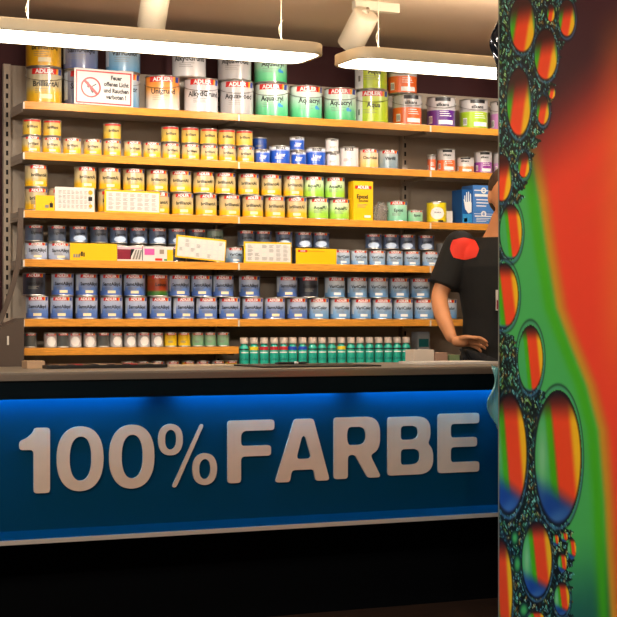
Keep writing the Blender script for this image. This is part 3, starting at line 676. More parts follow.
def glyph_loops(fn, w, h):
    c = .0016; pad = 14; nx = int(w/c)+2*pad; ny = int(h/c)+2*pad
    gx = (np.arange(nx)-pad+.5)*c/w; gy = (np.arange(ny)-pad+.5)*c/h; X, Y = np.meshgrid(gx, gy)
    m = fn(X, Y).astype(float); s = 3.9; kx = np.exp(-np.arange(-12, 13)**2/(2*s*s)); kx /= kx.sum()
    for ax in (0, 1): m = np.apply_along_axis(lambda q: np.convolve(q, kx, 'same'), ax, m)
    m -= .60; segs = {}
    def ip(a, b, va, vb): t = va/(va-vb); return (a[0]+(b[0]-a[0])*t, a[1]+(b[1]-a[1])*t)
    for j in range(ny-1):
        for i in range(nx-1):
            v = (m[j, i], m[j, i+1], m[j+1, i+1], m[j+1, i]); p = ((i, j), (i+1, j), (i+1, j+1), (i, j+1))
            ks = [k for k in range(4) if (v[k] > 0) != (v[(k+1) % 4] > 0)]
            if len(ks) < 2: continue
            prs = [(ks[0], ks[1])] if len(ks) == 2 else [(0, 1), (2, 3)]
            for a_, b_ in prs:
                if not (v[a_] > 0): a_, b_ = b_, a_
                def key(k): return tuple(sorted((p[k], p[(k+1) % 4])))
                pa = ip(p[a_], p[(a_+1) % 4], v[a_], v[(a_+1) % 4]); pb = ip(p[b_], p[(b_+1) % 4], v[b_], v[(b_+1) % 4])
                segs.setdefault(key(a_), []).append((key(b_), pa)); segs.setdefault(key(b_), []).append((key(a_), pb))
    loops = []; seen = set()
    for k0 in segs:
        if k0 in seen: continue
        loop = []; k = k0; prev = None
        while k not in seen:
            seen.add(k); loop.append(segs[k][0][1])
            nxt = [q[0] for q in segs[k] if q[0] != prev]; prev = k
            if not nxt: break
            k = nxt[0]
        if len(loop) > 8: loops.append([((x-pad+.5)*c, h-(y-pad+.5)*c) for x, y in loop[::2]])
    return loops
m_let = mat('brushed_copper_silver', (240, 208, 178), .4, metal=.45, noise=.10, nscale=7, stretch=(1, 1, 1), bump=.03)
GL = [('1', g_1, 19, 50.5, 427.5, 494), ('0', g_0, 56.6, 104, 426, 491.6), ('0', g_0, 109, 155, 424.3, 489), ('%', g_o, 158, 183.4, 423.5, 456), ('%', g_s, 171, 205.3, 423.5, 487.5),
      ('%', g_o, 192.3, 217.5, 452.7, 485.5), ('F', g_F, 227.4, 274.7, 419.7, 483), ('A', g_A, 274.7, 330.3, 418.4, 481.8), ('R', g_R, 333.8, 382, 416.6, 478.8), ('B', g_B, 387.6, 433.6, 416.2, 475.3), ('E', g_E, 438, 479.5, 413, 473)]
pct = None; zero = 0
for ch, fn, u0, u1, v0, v1 in GL:
    x0, x1 = PX(u0, YL), PX(u1, YL); um = (u0+u1)/2; z0, z1 = PZ(um, v1, YL), PZ(um, v0, YL)
    cu = bpy.data.curves.new('c', 'CURVE'); cu.dimensions = '2D'; cu.fill_mode = 'BOTH'; cu.extrude = .004; cu.offset = 0
    for lp in glyph_loops(fn, x1-x0, z1-z0):
        s = cu.splines.new('POLY'); s.points.add(len(lp)-1); s.use_cyclic_u = True
        for q, (x, z) in enumerate(lp): s.points[q].co = (x, z, 0, 1)
    to = bpy.data.objects.new('c', cu); C.objects.link(to)
    me = bpy.data.meshes.new_from_object(to.evaluated_get(bpy.context.evaluated_depsgraph_get()))
    bpy.data.objects.remove(to)
    me.transform(Matrix.Rotation(math.pi/2, 4, 'X'))
    me.name = 'letter'; loc = (x0-XL, YL+.0042-4.98, z0)
    if ch == '%':
        nm = 'percent_slash' if fn is g_s else 'percent_ring'
        if pct is None: pct = empty('percent_sign', (x0-XL, YL+.0042-4.98, z0), 0, ct); pct['label'] = 'silver percent sign'; base = loc
        link(nm, me, m_let, pct, tuple(a-b for a, b in zip(loc, base)))
    else:
        o = link('letter', me, m_let, ct, loc)
        o['label'] = 'silver letter '+ch if ch.isalpha() else 'silver digit one' if ch == '1' else ('silver digit zero, first', 'silver digit zero, second')[zero]
        zero += ch == '0'

# ------------------------------------------------------------------ things on the counter
CZ = .9203
m_mat = mat('black_mat', (14, 14, 15), .5)
def on(name, x0, x1, y0, y1, h, m, label, cat, group=None, z=CZ, bev=.001, rz=0):
    bm = bmesh.new(); box(bm, -(x1-x0)/2, (x1-x0)/2, -(y1-y0)/2, (y1-y0)/2, 0, h, bev=bev)
    o = build(name, bm, m); o.location = ((x0+x1)/2, (y0+y1)/2, z); o.rotation_euler = (0, 0, rz); tag(o, label, cat, group); return o
on('desk_mat', PX(245, 5.3), PX(360, 5.3), 5.12, 5.42, .005, m_mat, 'flat black mat lying on counter before the teal bottles', 'mat')
bm = bmesh.new(); tube(bm, [(0, 0, 0), (.02, 0, 0), (.13, 0, 0), (.14, 0, 0)], [.002, .0045, .0045, .002], 10)
p = build('pen', bm, m_blk); p.location = (PX(277, 5.32), 5.34, CZ+.0102); p.rotation_euler = (0, 0, .12)
bm = bmesh.new(); tube(bm, [(.082, 0, 0), (.1, 0, 0)], .0049, 10); build('grip', bm, m_wht, p)
tag(p, 'black and white pen lying on the black mat', 'pen')
t_ = empty('colour_fan', (PX(104, 5.35), 5.35, CZ)); tag(t_, 'long dark colour sample strip lying on left of the counter', 'colour samples')
hw = (PX(165, 5.35)-PX(45, 5.35))/2
bm = bmesh.new(); box(bm, -hw, hw, -.05, .05, 0, .012, bev=.002); build('strip_base', bm, m_mat, t_)
rc = [(90, 60, 40), (150, 110, 70), (60, 40, 30), (170, 30, 30), (120, 90, 60), (40, 36, 34), (180, 150, 120)]
for q in range(14):
    bm = bmesh.new(); x = -hw+.02+(2*hw-.04)*q/14; box(bm, x, x+(2*hw-.04)/14-.004, -.046, .046, .0122, .0145); build('sample_chip', bm, mat('chip%d' % (q % 7), rc[q % 7], .5), t_)
on('card_stack', PX(24.5, 5.4), PX(42, 5.4), 5.36, 5.44, .027, mat('beige_cards', (196, 160, 124), .5), 'small beige stack of cards at far left of the counter', 'cards')
on('card_stack', PX(168, 5.4), PX(232, 5.4), 5.38, 5.46, .006, mat('cream_cards', (206, 186, 160), .5), 'flat cream card strip between dark strip and black mat', 'cards')
on('paper_sheets', PX(414, 5.33), PX(488, 5.33), 5.25, 5.46, .009, m_paper, 'white sheets of paper on the counter below the hand', 'paper', rz=-.02)
on('small_carton', PX(410, 5.56), PX(430.5, 5.56), 5.53, 5.60, .052, mat('pale_carton', (214, 200, 186), .5), 'small pale carton on counter right of the teal bottles', 'carton')
on('small_carton', PX(432, 5.56), PX(444, 5.56), 5.53, 5.60, .040, mat('tan_carton', (176, 140, 120), .5), 'small tan carton on counter below the forearm', 'carton')
on('small_carton', PX(446, 5.56), PX(456, 5.56), 5.53, 5.60, .030, mat('green_carton', (120, 140, 100), .5), 'small low green carton on counter beside tan carton', 'carton')

# ------------------------------------------------------------------ pendant lamps, spotlights
m_lamp = mat('beige_lamp_frame', (206, 192, 160), .45)
m_glow = mat('lamp_diffuser', (255, 250, 240), .5, emit=(255, 238, 208), estr=7.5)
m_white = mat('white_enamel', (214, 208, 188), .4)
m_up = mat('added_uplight_glow', (255, 250, 240), .5, emit=(255, 230, 204), estr=24)  # glowing top face added to the pendants to brighten the ceiling
def rrect(x0, x1, y0, y1, r, n=10):
    pts = []
    for cx, cy, a0 in ((x1-r, y0+r, -90), (x1-r, y1-r, 0), (x0+r, y1-r, 90), (x0+r, y0+r, 180)):
        for i in range(n+1):
            a = math.radians(a0+90*i/n); pts.append((cx+r*math.cos(a), cy+r*math.sin(a)))
    return pts
def pendant(x0, x1, label, cables):
    y0, y1, zb, zt = 5.2, 5.475, 2.069, 2.112
    r_ = empty('pendant_lamp', ((x0+x1)/2, 5.3375, zb)); tag(r_, label, 'lamp', 'long pendant lamps over the counter')
    ox, oy = (x0+x1)/2, 5.3375
    def ring(bm, ins, z, r): return [bm.verts.new((x-ox, y-oy, z-zb)) for x, y in rrect(x0+ins, x1-ins, y0+ins, y1-ins, r)]
    bm = bmesh.new()
    rs = [ring(bm, .014, zb+.004, .064), ring(bm, .006, zb, .070), ring(bm, .001, zb+.002, .074), ring(bm, 0, zb+.006, .075), ring(bm, 0, zt-.003, .075), ring(bm, .003, zt, .072)]
    for a, b in zip(rs, rs[1:]):
        for i in range(len(a)):
            f = bm.faces.new((a[i], a[(i+1) % len(a)], b[(i+1) % len(a)], b[i])); f.smooth = True
    bm.faces.new(rs[-1]); bmesh.ops.recalc_face_normals(bm, faces=bm.faces)
    build('lamp_frame', bm, m_lamp, r_, smooth=True, angle=50)
    bm = bmesh.new(); a = ring(bm, .014, zb+.003, .064); b = ring(bm, .02, zb+.0005, .060)
    for i in range(len(a)): bm.faces.new((a[i], a[(i+1) % len(a)], b[(i+1) % len(a)], b[i]))
    bm.faces.new(b); bmesh.ops.recalc_face_normals(bm, faces=bm.faces)
    build('diffuser', bm, m_glow, r_)['label'] = 'glowing white diffuser'
    bm = bmesh.new(); box(bm, x0-ox+.12, x1-ox-.12, -.09, .09, zt-zb+.0005, zt-zb+.003); build('added_uplight', bm, m_up, r_)['label'] = 'added glowing panel that brightens the ceiling'
    for cx in cables:
        bm = bmesh.new(); tube(bm, [(cx-ox, 0, zt-zb), (cx-ox, 0, CEIL-zb)], .0016, 6); build('cable', bm, m_white, r_)
        bm = bmesh.new(); tube(bm, [(cx-ox+.012-.02*math.sin(k*.5), -.01*math.sin(k), zt-zb+.0+.10*k/6) for k in range(7)], .0018, 6); build('power_lead', bm, m_white, r_)
xa = PX(322, 5.3)-.018; xb = PX(337, 5.3)+.045

pendant(xa-1.55, xa, 'long glowing pendant lamp at the upper left above the counter', (PX(28, 5.34), PX(281, 5.34)))
pendant(xb, xb+1.55, 'long glowing pendant lamp at upper right running behind the printed pillar', (PX(378, 5.34), xb+1.4))
def spot(u, v, Yp, du, label, tx, power):
    x = PX(u, Yp); top = CEIL
    r_ = empty('track_spotlight', (x, Yp, top)); tag(r_, label, 'spotlight', 'white track spotlights on the ceiling')
    zc = PZ(u, v, Yp)-top                                        # centre of the drum
    bm = bmesh.new(); box(bm, -.02, .19, -.02, .02, -.04, -.0005, bev=.003); build('adapter_box', bm, m_white, r_)
    ax = Vector(du).normalized(); L = .085
    cen = Vector((0, 0, zc)); rot = ax.to_track_quat('Z', 'Y').to_matrix().to_4x4()
    bm = bmesh.new(); R = .057
    lathe(bm, [(R*.35, -L+.001), (R*.88, -L), (R, -L+.006), (R, L-.003), (R*.94, L), (R*.9, L-.012), (R*.2, L-.03)], 32, cap0=True)
    bm.transform(Matrix.Translation(cen) @ rot); build('drum', bm, m_white, r_, smooth=True, angle=50)
    bm = bmesh.new(); back = cen-ax*(L+.001)
    tube(bm, [back, back-ax*.012+Vector((0, 0, .008)), Vector((0, 0, -.06)), Vector((0, 0, -.041))], .010, 10); build('arm', bm, m_white, r_)
    bm = bmesh.new(); lathe(bm, [(.001, 0), (R*.5, 0), (R*.5, .003), (.001, .003)], 20); bm.transform(Matrix.Translation(cen+ax*(L-.025)) @ rot)
    build('bulb', bm, mat('spot_bulb', (255, 250, 235), .5, emit=(255, 225, 180), estr=12), r_)
    l = bpy.data.lights.new('spot_beam', 'SPOT'); l.energy = power; l.color = (1, .91, .79); l.spot_size = math.radians(124); l.spot_blend = .9; l.shadow_soft_size = .03
    o = bpy.data.objects.new('spot_beam', l); C.objects.link(o); o.parent = r_; o.location = cen+ax*(L+.01); o.rotation_euler = ax.to_track_quat('-Z', 'Y').to_euler()
spot(358, 30, 5.95, (-.12, .70, -.70), 'white drum spotlight at the top centre of the picture', 0, 36)
spot(154, 8, 5.95, (.06, .60, -.78), 'white drum spotlight above left pendant lamp', 0, 36)
spot(-60, 8, 5.95, (.1, .60, -.78), 'added unseen drum spotlight beyond the left end of the shelves', 0, 14)  # extra spot out of view, added to light the left shelf end
spot(545, 20, 5.95, (0, .60, -.78), 'added unseen drum spotlight on ceiling behind the printed pillar', 0, 36)  # extra spot hidden by the pillar, added to light the right bay

# ------------------------------------------------------------------ printed pillar
PXX = 2.785; PY0, PY1 = 3.55, PY_END if False else 4.6
def hsv_mix(a, b, t): t = np.clip(t, 0, 1)[..., None]; return a*(1-t)+b*t
def sm(a, b, x): t = np.clip((x-a)/(b-a), 0, 1); return t*t*(3-2*t)
BUB = [(522.5, 24, 13, 29, 0), (546, 54.5, 12, 26, 0), (567, 18, 8.5, 19, 0), (519, 102, 12.5, 35, 0), (543, 110, 6.5, 15, 0), (552, 92, 3.5, 7, 0), (551, 13, 4, 9, 0),
       (524, 165, 6, 13, 0), (502, 178, 10, 24, 0), (511, 232, 11.5, 28, 1), (504, 296, 15, 33, 1), (530.5, 359, 13, 34, 1), (509, 454, 18.5, 61, 2), (558, 458, 24, 68, 2),
       (537, 560, 15.5, 39, 2), (562, 599, 8, 17, 2), (572, 549, 4.5, 11, 2), (562.5, 563, 4.7, 10, 2), (564.5, 537, 3.5, 5, 2), (556, 540, 3, 6, 2), (500, 592, 13, 55, 2), (517.5, 564, 4, 10, 3), (515, 538, 4, 8, 3),
       (524, 610, 5, 8, 3), (536, 620, 9, 9, 2)]
def art(U, V):
    A_ = lambda *c: np.array(c, float)
    # field: mint green, thin lime line, yellow, red
    xc = np.interp(V, [-60, 100, 150, 200, 250, 308, 340, 385, 430, 500, 600, 660], [512, 516, 524, 533, 540, 550, 562, 580, 592, 598, 603, 606])
    d = U-xc
    red, org, lime, mint, yel = A_(238, 68, 44), A_(236, 110, 48), A_(66, 176, 20), A_(72, 178, 92), A_(200, 150, 40)
    col = np.broadcast_to(mint, U.shape+(3,)).copy()
    dark = sm(540, 640, V+.3*(U-540)); col = hsv_mix(col, A_(24, 84, 84), dark*.85)
    lim = np.exp(-((d)/6)**2); col = hsv_mix(col, lime, lim*.85)
    col = hsv_mix(col, yel, sm(3, 10, d)); col = hsv_mix(col, red, sm(8, 22, d))
    col = hsv_mix(col, org, sm(590, 625, U)*sm(60, 150, V)*(1-sm(300, 420, V))*.8)
    streak = .5+.5*np.sin((U*.9+V*1.0)*.16); col = hsv_mix(col, A_(222, 84, 44), streak*sm(60, 100, V)*(1-sm(200, 260, V))*sm(20, 60, d)*.22)
    top = 1-sm(70, 190, V+.9*(U-560)); maro = hsv_mix(np.broadcast_to(A_(62, 26, 36), U.shape+(3,)), A_(120, 66, 36), sm(585, 625, U)*sm(-10, 60, V))
    col = hsv_mix(col, maro, top*np.maximum(sm(-12, 8, d), 1-sm(125, 175, V)))
    col = hsv_mix(col, A_(44, 40, 40), (1-sm(120, 165, V))*(1-sm(-5, 12, d)))
    # foam between the bubbles
    fb = np.interp(V, [-60, 0, 30, 60, 85, 120, 150, 175, 200, 215, 330, 350, 380, 395, 430, 500, 525, 560, 600, 660], [580, 574, 566, 558, 553, 548, 534, 527, 521, 508, 506, 522, 536, 544, 545, 546, 570, 572, 570, 572])
    fb = fb+3*np.sin(V*.45)+2*np.sin(V*.9+1)
    foam = (U < fb)
    r2 = np.random.RandomState(5); cw, chh = 2.7, 5.0; U0, V0 = U, V; U, V = U+1.6*np.sin(V*.35+.8*np.sin(U*.5)), V+2.4*np.sin(U*.8+.4*np.sin(V*.3)); gi = np.floor(U/cw).astype(int); gj = np.floor(V/chh).astype(int)
    jx = r2.rand(200, 200); jy = r2.rand(200, 200); jh = r2.rand(200, 200)
    f1 = np.full(U.shape, 9.); f2 = np.full(U.shape, 9.); hh = np.zeros(U.shape)
    for a in (-1, 0, 1):
        for b in (-1, 0, 1):
            ii = (gi+a) % 200; jj = (gj+b) % 200
            dd = np.hypot(U/cw-(gi+a)-jx[ii, jj], V/chh-(gj+b)-jy[ii, jj]); s = dd < f1
            f2 = np.where(s, f1, np.minimum(f2, dd)); hh = np.where(s, jh[ii, jj], hh); f1 = np.where(s, dd, f1)
    U, V = U0, V0
    pal = np.array([(20, 60, 58), (44, 110, 84), (16, 40, 60), (90, 130, 60), (30, 84, 96), (60, 130, 120), (110, 90, 40), (22, 50, 44)], float)
    fc = pal[(hh*7.99).astype(int)]*(0.35+.75*sm(.5, .1, f1))[..., None]
    fc = fc*(1-.55*(1-sm(.03, .2, f2-f1)))[..., None]
    fc = fc+np.array((110, 150, 140.))*(np.exp(-((f1-.3)/.06)**2)*(np.sin(hh*40+U*1.2) > .2))[..., None]
    col = np.where(foam[..., None], fc*1.1, col)
    for cx, cy, rx, ry, ty in BUB:
        a = (U-cx)/rx; b = (V-cy)/ry; q = np.hypot(a, b); px = (q-1)*rx
        if rx > 5:                                                  # blue-silver rim outside
            rim = np.exp(-((px-.9)/.55)**2); col = hsv_mix(col, A_(60, 110, 150), rim*(.35+.5*sm(0, .8, b+.4*a)))
            col = hsv_mix(col, A_(10, 22, 36), np.exp(-((px-1.9)/.5)**2)*.6)
        ins = q < 1; s = a+.12-.25*b
        green, gl, rd, ye = A_(70, 178, 96), A_(70, 176, 20), A_(240, 74, 36), A_(244, 190, 30)
        c = np.broadcast_to(green, U.shape+(3,)).copy()
        if ty == 0:
            s = a+.25+.35*b; c = hsv_mix(c, gl, sm(-.7, -.45, s)); c = hsv_mix(c, rd, sm(-.42, -.1, s)); c = hsv_mix(c, ye, sm(.55, .9, s)); c = hsv_mix(c, green, sm(.72, .95, a-.25*b)*.9)
            c = hsv_mix(c, A_(60, 22, 22), 1-sm(-.75, .15, b+.1*a))
        elif ty == 3: c = hsv_mix(c, A_(16, 60, 50), sm(.2, 1, q))
        else:
            c = hsv_mix(c, gl, sm(-.35, -.15, s)); c = hsv_mix(c, rd, sm(-.08, .12, s)); c = hsv_mix(c, ye, sm(.62, .9, s))
            c = hsv_mix(c, A_(62, 28, 30), 1-sm(-.95, -.5, b))
            if ty == 2:
                c = hsv_mix(c, A_(22, 70, 150), sm(.35, .72, b-.25*a)); c = hsv_mix(c, A_(90, 140, 190), (.5+.5*np.sin(9*b+4*a))*sm(.6, .9, b)*.5)
                c = hsv_mix(c, A_(170, 220, 180), np.exp(-((a+.65)/.2)**2-((b)/.45)**2)*.55)
            else: c = hsv_mix(c, A_(60, 110, 170), sm(.82, .98, b))
        c = hsv_mix(c, A_(14, 16, 26), sm(.9, .99, q)*.85)
        col = np.where(ins[..., None], c, col)
    return np.clip(col, 0, 255)/255
pil = empty('advertising_pillar', (PXX, (PY0+PY1)/2, 0)); tag(pil, 'pillar covered by a glossy print of coloured oil bubbles on red and green', 'pillar')
cy_ = (PY0+PY1)/2
bm = bmesh.new(); box(bm, .006, .42, PY0-cy_, PY1-cy_, 0.0, CEIL); build('core', bm, mat('grey_pillar_core', (120, 116, 110), .6), pil)
NY, NZ = 330, 700
ys = np.linspace(PY1, PY0, NY); zs = np.linspace(.002, CEIL-.002, NZ)
YY, ZZ = np.meshgrid(ys, zs)
dep = PXX*ST+YY*CT; UU = 308.5+F*(PXX*CT-YY*ST)/dep; VV = HOR-(ZZ-CAMZ)*F/dep
rgb = art(UU, VV); linr = np.where(rgb <= .04045, rgb/12.92, ((rgb+.055)/1.055)**2.4)
me = bpy.data.meshes.new('bubble_print')
verts = np.stack([np.full(YY.size, -.0005), (YY-cy_).ravel(), ZZ.ravel()], 1)
idx = np.arange(NY*NZ).reshape(NZ, NY); q = np.stack([idx[:-1, :-1], idx[:-1, 1:], idx[1:, 1:], idx[1:, :-1]], -1).reshape(-1, 4)[:, ::-1]
me.vertices.add(len(verts)); me.vertices.foreach_set('co', verts.ravel())
me.loops.add(q.size); me.loops.foreach_set('vertex_index', q.ravel().astype(np.int32)); me.polygons.add(len(q)); me.polygons.foreach_set('loop_start', (np.arange(len(q))*4).astype(np.int32))
me.update(calc_edges=True)
ca = me.color_attributes.new('print_ink', 'FLOAT_COLOR', 'POINT'); ca.data.foreach_set('color', np.concatenate([linr.reshape(-1, 3), np.ones((linr[..., 0].size, 1))], 1).ravel())
mp = bpy.data.materials.new('bubble_print_ink'); mp.use_nodes = True; b_ = mp.node_tree.nodes['Principled BSDF']; vc = mp.node_tree.nodes.new('ShaderNodeVertexColor'); vc.layer_name = 'print_ink'
mp.node_tree.links.new(vc.outputs[0], b_.inputs['Base Color']); b_.inputs['Roughness'].default_value = .6; b_.inputs['Specular IOR Level'].default_value = .2
link('bubble_print', me, mp, pil)
bm = bmesh.new(); box(bm, -.003, .0055, PY1-cy_+.0002, PY1-cy_+.004, 0, CEIL); build('edge_profile', bm, mat('edge_aluminium', (150, 150, 140), .35, metal=.5), pil)

# crumpled film pieces at the pillar edge
def film(u, v, wpx, hpx, Y, m, label, seed):
    rn = random.Random(seed); t = T(u, Y); bm = bmesh.new(); nu, nv = 10, 26; W, H_ = wpx*t, hpx*t; G = []
    for j in range(nv):
        k = j/(nv-1); ww = W*(.35+.65*math.sin(math.pi*min(1, .12+.8*k))+.2*math.sin(k*9+seed)); rowv = []
        for i in range(nu):
            s = i/(nu-1)
            rowv.append(bm.verts.new((W-ww*(1-s)+.004*math.sin(8*k+5*s), .007*math.sin(s*7+k*6+seed)+.004*math.sin(s*15-k*11), -H_*k+.006*math.sin(9*s+seed))))
        G.append(rowv)
    for j in range(nv-1):
        for i in range(nu-1): f = bm.faces.new((G[j][i], G[j+1][i], G[j+1][i+1], G[j][i+1])); f.smooth = True
    o = build('plastic_film', bm, m); o.location = (PX(u, Y), Y, PZ(u, v, Y)); W = W; md = o.modifiers.new('thickness', 'SOLIDIFY'); md.thickness = .002
    tag(o, label, 'film', 'crumpled film at the pillar edge')
film(489.5, 366, 15, 66, 4.6125, mat('teal_film', (120, 190, 190), .12, trans=.5, coat=1), 'crumpled translucent teal film hanging at right end of the counter', 2)
film(492.5, 14, 13, 66, 4.6125, mat('black_film', (24, 26, 34), .12, coat=1), 'crumpled glossy black film by the pillar edge at the right lamp', 5)

# ------------------------------------------------------------------ person
YP = 6.02; UP = 493; XP = PX(UP, YP); PS = 1/(F*T(UP, YP)/F)        # px per metre at the person
def L3(u, v, y=0.0): return ((u-UP)*T(UP, YP), y, CAMZ+(HOR-v)*T(UP, YP))
man = empty('person', (XP, YP, 0), -TH)
tag(man, 'person in black shirt with red shoulder patch standing behind the counter, one hand lowered', 'person')
def skinmesh(nodes, edges):
    """nodes: name -> (co, rx, ry)"""
    names = list(nodes); me = bpy.data.meshes.new('s'); me.from_pydata([nodes[n][0] for n in names], [(names.index(a), names.index(b)) for a, b in edges], [])
    o = bpy.data.objects.new('s', me); C.objects.link(o); md = o.modifiers.new('k', 'SKIN'); md.use_smooth_shade = True
    for i, n in enumerate(names):
        sv = me.skin_vertices[0].data[i]; sv.radius = nodes[n][1:3]; sv.use_root = (i == 0)
    o.modifiers.new('d', 'SUBSURF').levels = 2
    r = bpy.data.meshes.new_from_object(o.evaluated_get(bpy.context.evaluated_depsgraph_get())); bpy.data.objects.remove(o)
    return r
def merge(meshes, vox, name, m, parent, smooth_it=2):
    bm = bmesh.new()
    for q in meshes: bm.from_mesh(q)
    me = bpy.data.meshes.new('j'); bm.to_mesh(me); bm.free(); o = bpy.data.objects.new('j', me); C.objects.link(o)
    r = o.modifiers.new('r', 'REMESH'); r.mode = 'VOXEL'; r.voxel_size = vox; r.use_smooth_shade = True
    s = o.modifiers.new('s', 'SMOOTH'); s.factor = .5; s.iterations = smooth_it
    out = bpy.data.meshes.new_from_object(o.evaluated_get(bpy.context.evaluated_depsgraph_get())); bpy.data.objects.remove(o)
    out.name = name; return link(name, out, m, parent)
def ell(c, r, seg=24):
    bm = bmesh.new(); bmesh.ops.create_uvsphere(bm, u_segments=seg, v_segments=seg//2, radius=1)
    for v in bm.verts: v.co = Vector((c[0]+v.co.x*r[0], c[1]+v.co.y*r[1], c[2]+v.co.z*r[2]))
    me = bpy.data.meshes.new('e'); bm.to_mesh(me); bm.free(); return me
nx = .03
J = {'pelvis': ((nx, 0, .95), .14, .10), 'waist': ((nx, 0, 1.1), .135, .10), 'chest': ((nx, 0, 1.28), .155, .11), 'neckb': ((nx+.005, .005, 1.455), .10, .07),
     'neck': ((nx+.012, -.005, 1.52), .060, .058), 'skull': ((nx+.02, -.02, 1.60), .05, .06)}
E = [('pelvis', 'waist'), ('waist', 'chest'), ('chest', 'neckb'), ('neckb', 'neck'), ('neck', 'skull')]
arm = {'shR': ((nx-.178, 0, 1.425), .055, .055), 'elR': (L3(438, 297, -.03), .041, .041), 'foR': (L3(440, 314, -.09), .041, .04), 'wrR': (L3(449, 341, -.20), .029, .024),
       'shL': ((nx+.178, 0, 1.425), .055, .055), 'elL': ((nx+.24, -.02, 1.15), .041, .041), 'foL': ((nx+.2, -.1, 1.1), .038, .036), 'wrL': ((nx+.13, -.22, 1.0), .026, .021)}
leg = {}
for s, sg in (('R', -1), ('L', 1)):
    leg['hip'+s] = ((nx+sg*.09, 0, .88), .085, .09); leg['kn'+s] = ((nx+sg*.10, -.01, .48), .056, .058); leg['an'+s] = ((nx+sg*.11, .02, .09), .038, .042); leg['toe'+s] = ((nx+sg*.12, -.14, .045), .034, .028)
E2 = [('chest', 'shR'), ('shR', 'elR'), ('elR', 'foR'), ('foR', 'wrR'), ('chest', 'shL'), ('shL', 'elL'), ('elL', 'foL'), ('foL', 'wrL'),
      ('pelvis', 'hipR'), ('hipR', 'knR'), ('knR', 'anR'), ('anR', 'toeR'), ('pelvis', 'hipL'), ('hipL', 'knL'), ('knL', 'anL'), ('anL', 'toeL')]
body = skinmesh({**J, **arm, **leg}, E+E2)
HX, HY, HZ = nx+.03, -.035, 1.645
parts = [body, ell((HX, HY+.012, HZ+.02), (.076, .093, .098)), ell((HX-.004, HY-.028, HZ-.045), (.055, .062, .066)), ell((HX-.006, HY-.092, HZ-.012), (.013, .02, .024)), ell((HX-.006, HY-.082, HZ+.012), (.010, .014, .03)),
         ell((HX-.077, HY+.01, HZ-.002), (.010, .018, .031)), ell((HX+.077, HY+.01, HZ-.002), (.010, .018, .031)), ell((HX-.006, HY-.080, HZ-.082), (.024, .018, .018)),
         ell((HX-.006, HY-.083, HZ-.048), (.023, .010, .007)), ell((HX-.006, HY-.08, HZ-.057), (.021, .011, .007))]
def loft(rs, n=32):
    bm = bmesh.new(); R_ = [[bm.verts.new((c[0]+rx*math.cos(2*math.pi*i/n), c[1]+ry*math.sin(2*math.pi*i/n), c[2])) for i in range(n)] for c, rx, ry in rs]
    for a, b in zip(R_, R_[1:]):
        for i in range(n): bm.faces.new((a[i], a[(i+1) % n], b[(i+1) % n], b[i]))
    bm.faces.new(list(reversed(R_[0]))); bm.faces.new(R_[-1]); me = bpy.data.meshes.new('l'); bm.to_mesh(me); bm.free(); return me
def tub(p, r):
    bm = bmesh.new(); tube(bm, p, r, 24); me = bpy.data.meshes.new('l'); bm.to_mesh(me); bm.free(); return me
def hand(w, d, side, up):
    """w wrist, d towards the fingers, side towards the thumb, up = back of hand"""
    w, d, side, up = Vector(w), Vector(d).normalized(), Vector(side).normalized(), Vector(up).normalized(); out = []
    def ch(pts, rs):
        nd = {str(i): (tuple(p), r*1.0, r*.9) for i, (p, r) in enumerate(zip(pts, rs))}; return skinmesh(nd, [(str(i), str(i+1)) for i in range(len(pts)-1)])
    out.append(ch([w-d*.01, w+d*.03, w+d*.07], [.026, .03, .032])); 
    out.append(ch([w+d*.02+side*.018, w+d*.075+side*.026], [.018, .016])); out.append(ch([w+d*.02-side*.018, w+d*.075-side*.026], [.018, .015]))
    for k, (off, ln) in enumerate(((.030, .070), (.010, .078), (-.010, .073), (-.029, .058))):
        b = w+d*.078+side*off; s_ = side*off*.25
        out.append(ch([b-d*.02, b, b+d*ln*.42+s_-up*.006, b+d*ln*.74+s_-up*.018, b+d*ln*.95+s_-up*.034], [.0115, .0105, .0095, .0088, .0075]))
    t0 = w+d*.022+side*.024
    out.append(ch([t0, t0+d*.026+side*.022-up*.006, t0+d*.052+side*.030-up*.014, t0+d*.074+side*.030-up*.022], [.014, .0125, .0105, .0085]))
    return out
wr = Vector(arm['wrR'][0]); parts += hand(wr, (.98, -.15, .02), (.1, -.75, .5), (0, -.35, .9))
wl = Vector(arm['wrL'][0]); parts += hand(wl, (-.6, -.6, -.35), (-.7, .6, .3), (.1, -.3, .9))
m_skin = mat('skin', (214, 146, 100), .5, noise=.06, nscale=12)
m_shirt = mat('black_shirt', (11, 10, 10), .85, noise=.2, nscale=40)
merge(parts, .0055, 'body', m_skin, man, 2)
def lerp(a, b, k): return tuple(x+(y-x)*k for x, y in zip(a, b))
sh = {'b': ((nx, 0, .93), .165, .122), 'w': ((nx, 0, 1.1), .165, .122), 'c': ((nx, 0, 1.28), .18, .13), 'n': ((nx+.005, .005, 1.425), .10, .085),
      'sR': (arm['shR'][0], .072, .070), 'eR': (lerp(arm['shR'][0], arm['elR'][0], .80), .066, .062), 'sL': (arm['shL'][0], .072, .070), 'eL': (lerp(arm['shL'][0], arm['elL'][0], .80), .066, .062)}
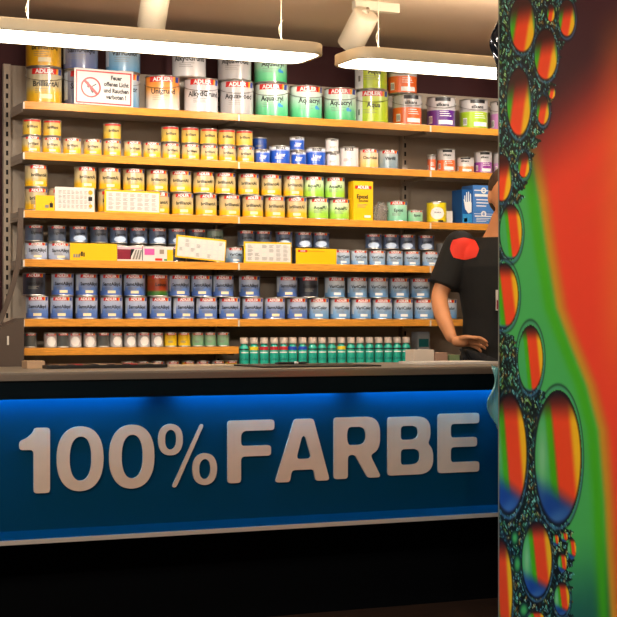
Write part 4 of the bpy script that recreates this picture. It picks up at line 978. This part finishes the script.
merge([loft([((nx, 0, .90), .172, .128), ((nx, 0, .98), .170, .126), ((nx, 0, 1.1), .165, .122), ((nx, 0, 1.24), .185, .132), ((nx, 0, 1.33), .20, .134), ((nx, .002, 1.405), .20, .115), ((nx+.003, .004, 1.445), .155, .095), ((nx+.004, .004, 1.462), .105, .080)])]+[tub([sh['s'+q][0], lerp(sh['s'+q][0], sh['e'+q][0], .5), sh['e'+q][0]], [.074, .072, .069]) for q in 'RL']+[ell(sh['s'+q][0], (.074, .074, .07)) for q in 'RL'], .007, 'shirt', m_shirt, man, 3)['label'] = 'black short-sleeved shirt'
tr = {'p': ((nx, 0, .93), .15, .115)}
for s in 'RL':
    tr['h'+s] = (leg['hip'+s][0], .098, .102); tr['k'+s] = (leg['kn'+s][0], .074, .076); tr['a'+s] = (lerp(leg['kn'+s][0], leg['an'+s][0], .9), .062, .066)
merge([skinmesh(tr, [('p', 'hR'), ('hR', 'kR'), ('kR', 'aR'), ('p', 'hL'), ('hL', 'kL'), ('kL', 'aL')])], .008, 'trousers', mat('black_trousers', (20, 20, 24), .85), man, 3)
for s in 'RL':
    a, t = leg['an'+s][0], leg['toe'+s][0]
    merge([ell((a[0], a[1]-.01, .05), (.046, .062, .048)), ell((t[0], t[1]+.045, .040), (.050, .105, .038))], .006, 'shoe', mat('black_shoe', (18, 18, 18), .5), man, 2)
merge([ell((HX, HY+.026, HZ+.045), (.084, .092, .092)), ell((HX, HY+.055, HZ-.005), (.080, .06, .08))], .006, 'hair', mat('brown_hair', (70, 46, 30), .7, noise=.3, nscale=60), man, 1)
for sg in (-1, 1):
    e = ell((HX-.004+sg*.031, HY-.074, HZ+.006), (.012, .010, .008)); e.name = 'eye'; link('eye', e, mat('eye_white', (225, 218, 210), .3), man)
    e = ell((HX-.004+sg*.031, HY-.0825, HZ+.006), (.005, .0025, .005)); e.name = 'iris'; link('iris', e, m_blk, man)
merge([ell((HX-.006, HY-.0905, HZ-.052), (.021, .005, .0055))], .002, 'lips', mat('lips', (170, 84, 74), .5), man, 0)
# red shoulder patch: wraps the shirt's shoulder
bm = bmesh.new(); G = []
pc = Vector(arm['shR'][0])
for j in range(9):
    rowv = []
    for i in range(9):
        a = (i/8-.5); b = (j/8-.5); rr = 1.0
        kk = 1-.22*(2*abs(a*b)*2)**1.2
        rowv.append(bm.verts.new((pc.x+.012+a*.125*kk, -.20, pc.z-.016+b*.098*kk)))
    G.append(rowv)
for j in range(8):
    for i in range(8): bm.faces.new((G[j][i], G[j][i+1], G[j+1][i+1], G[j+1][i]))
o = build('shoulder_patch', bm, mat('red_patch', (226, 48, 26), .7), man); o['label'] = 'red shoulder patch'
shirt = [c for c in C.objects if c.parent == man and c.name.startswith('shirt')][0]
md = o.modifiers.new('wrap', 'SHRINKWRAP'); md.target = shirt; md.wrap_method = 'PROJECT'; md.use_project_y = True; md.use_positive_direction = True; md.use_negative_direction = False; md.offset = .002
md.project_limit = .35
md2 = o.modifiers.new('thick', 'SOLIDIFY'); md2.thickness = .003; md2.offset = 0
bm = bmesh.new(); box(bm, -.004, .036, -.150, -.132, 1.135, 1.225); box(bm, -.002, .034, -.1505, -.1501, 1.14, 1.18, 1)
o = build('name_badge', bm, [m_paper, m_wine], man); o['label'] = 'white and red name badge'
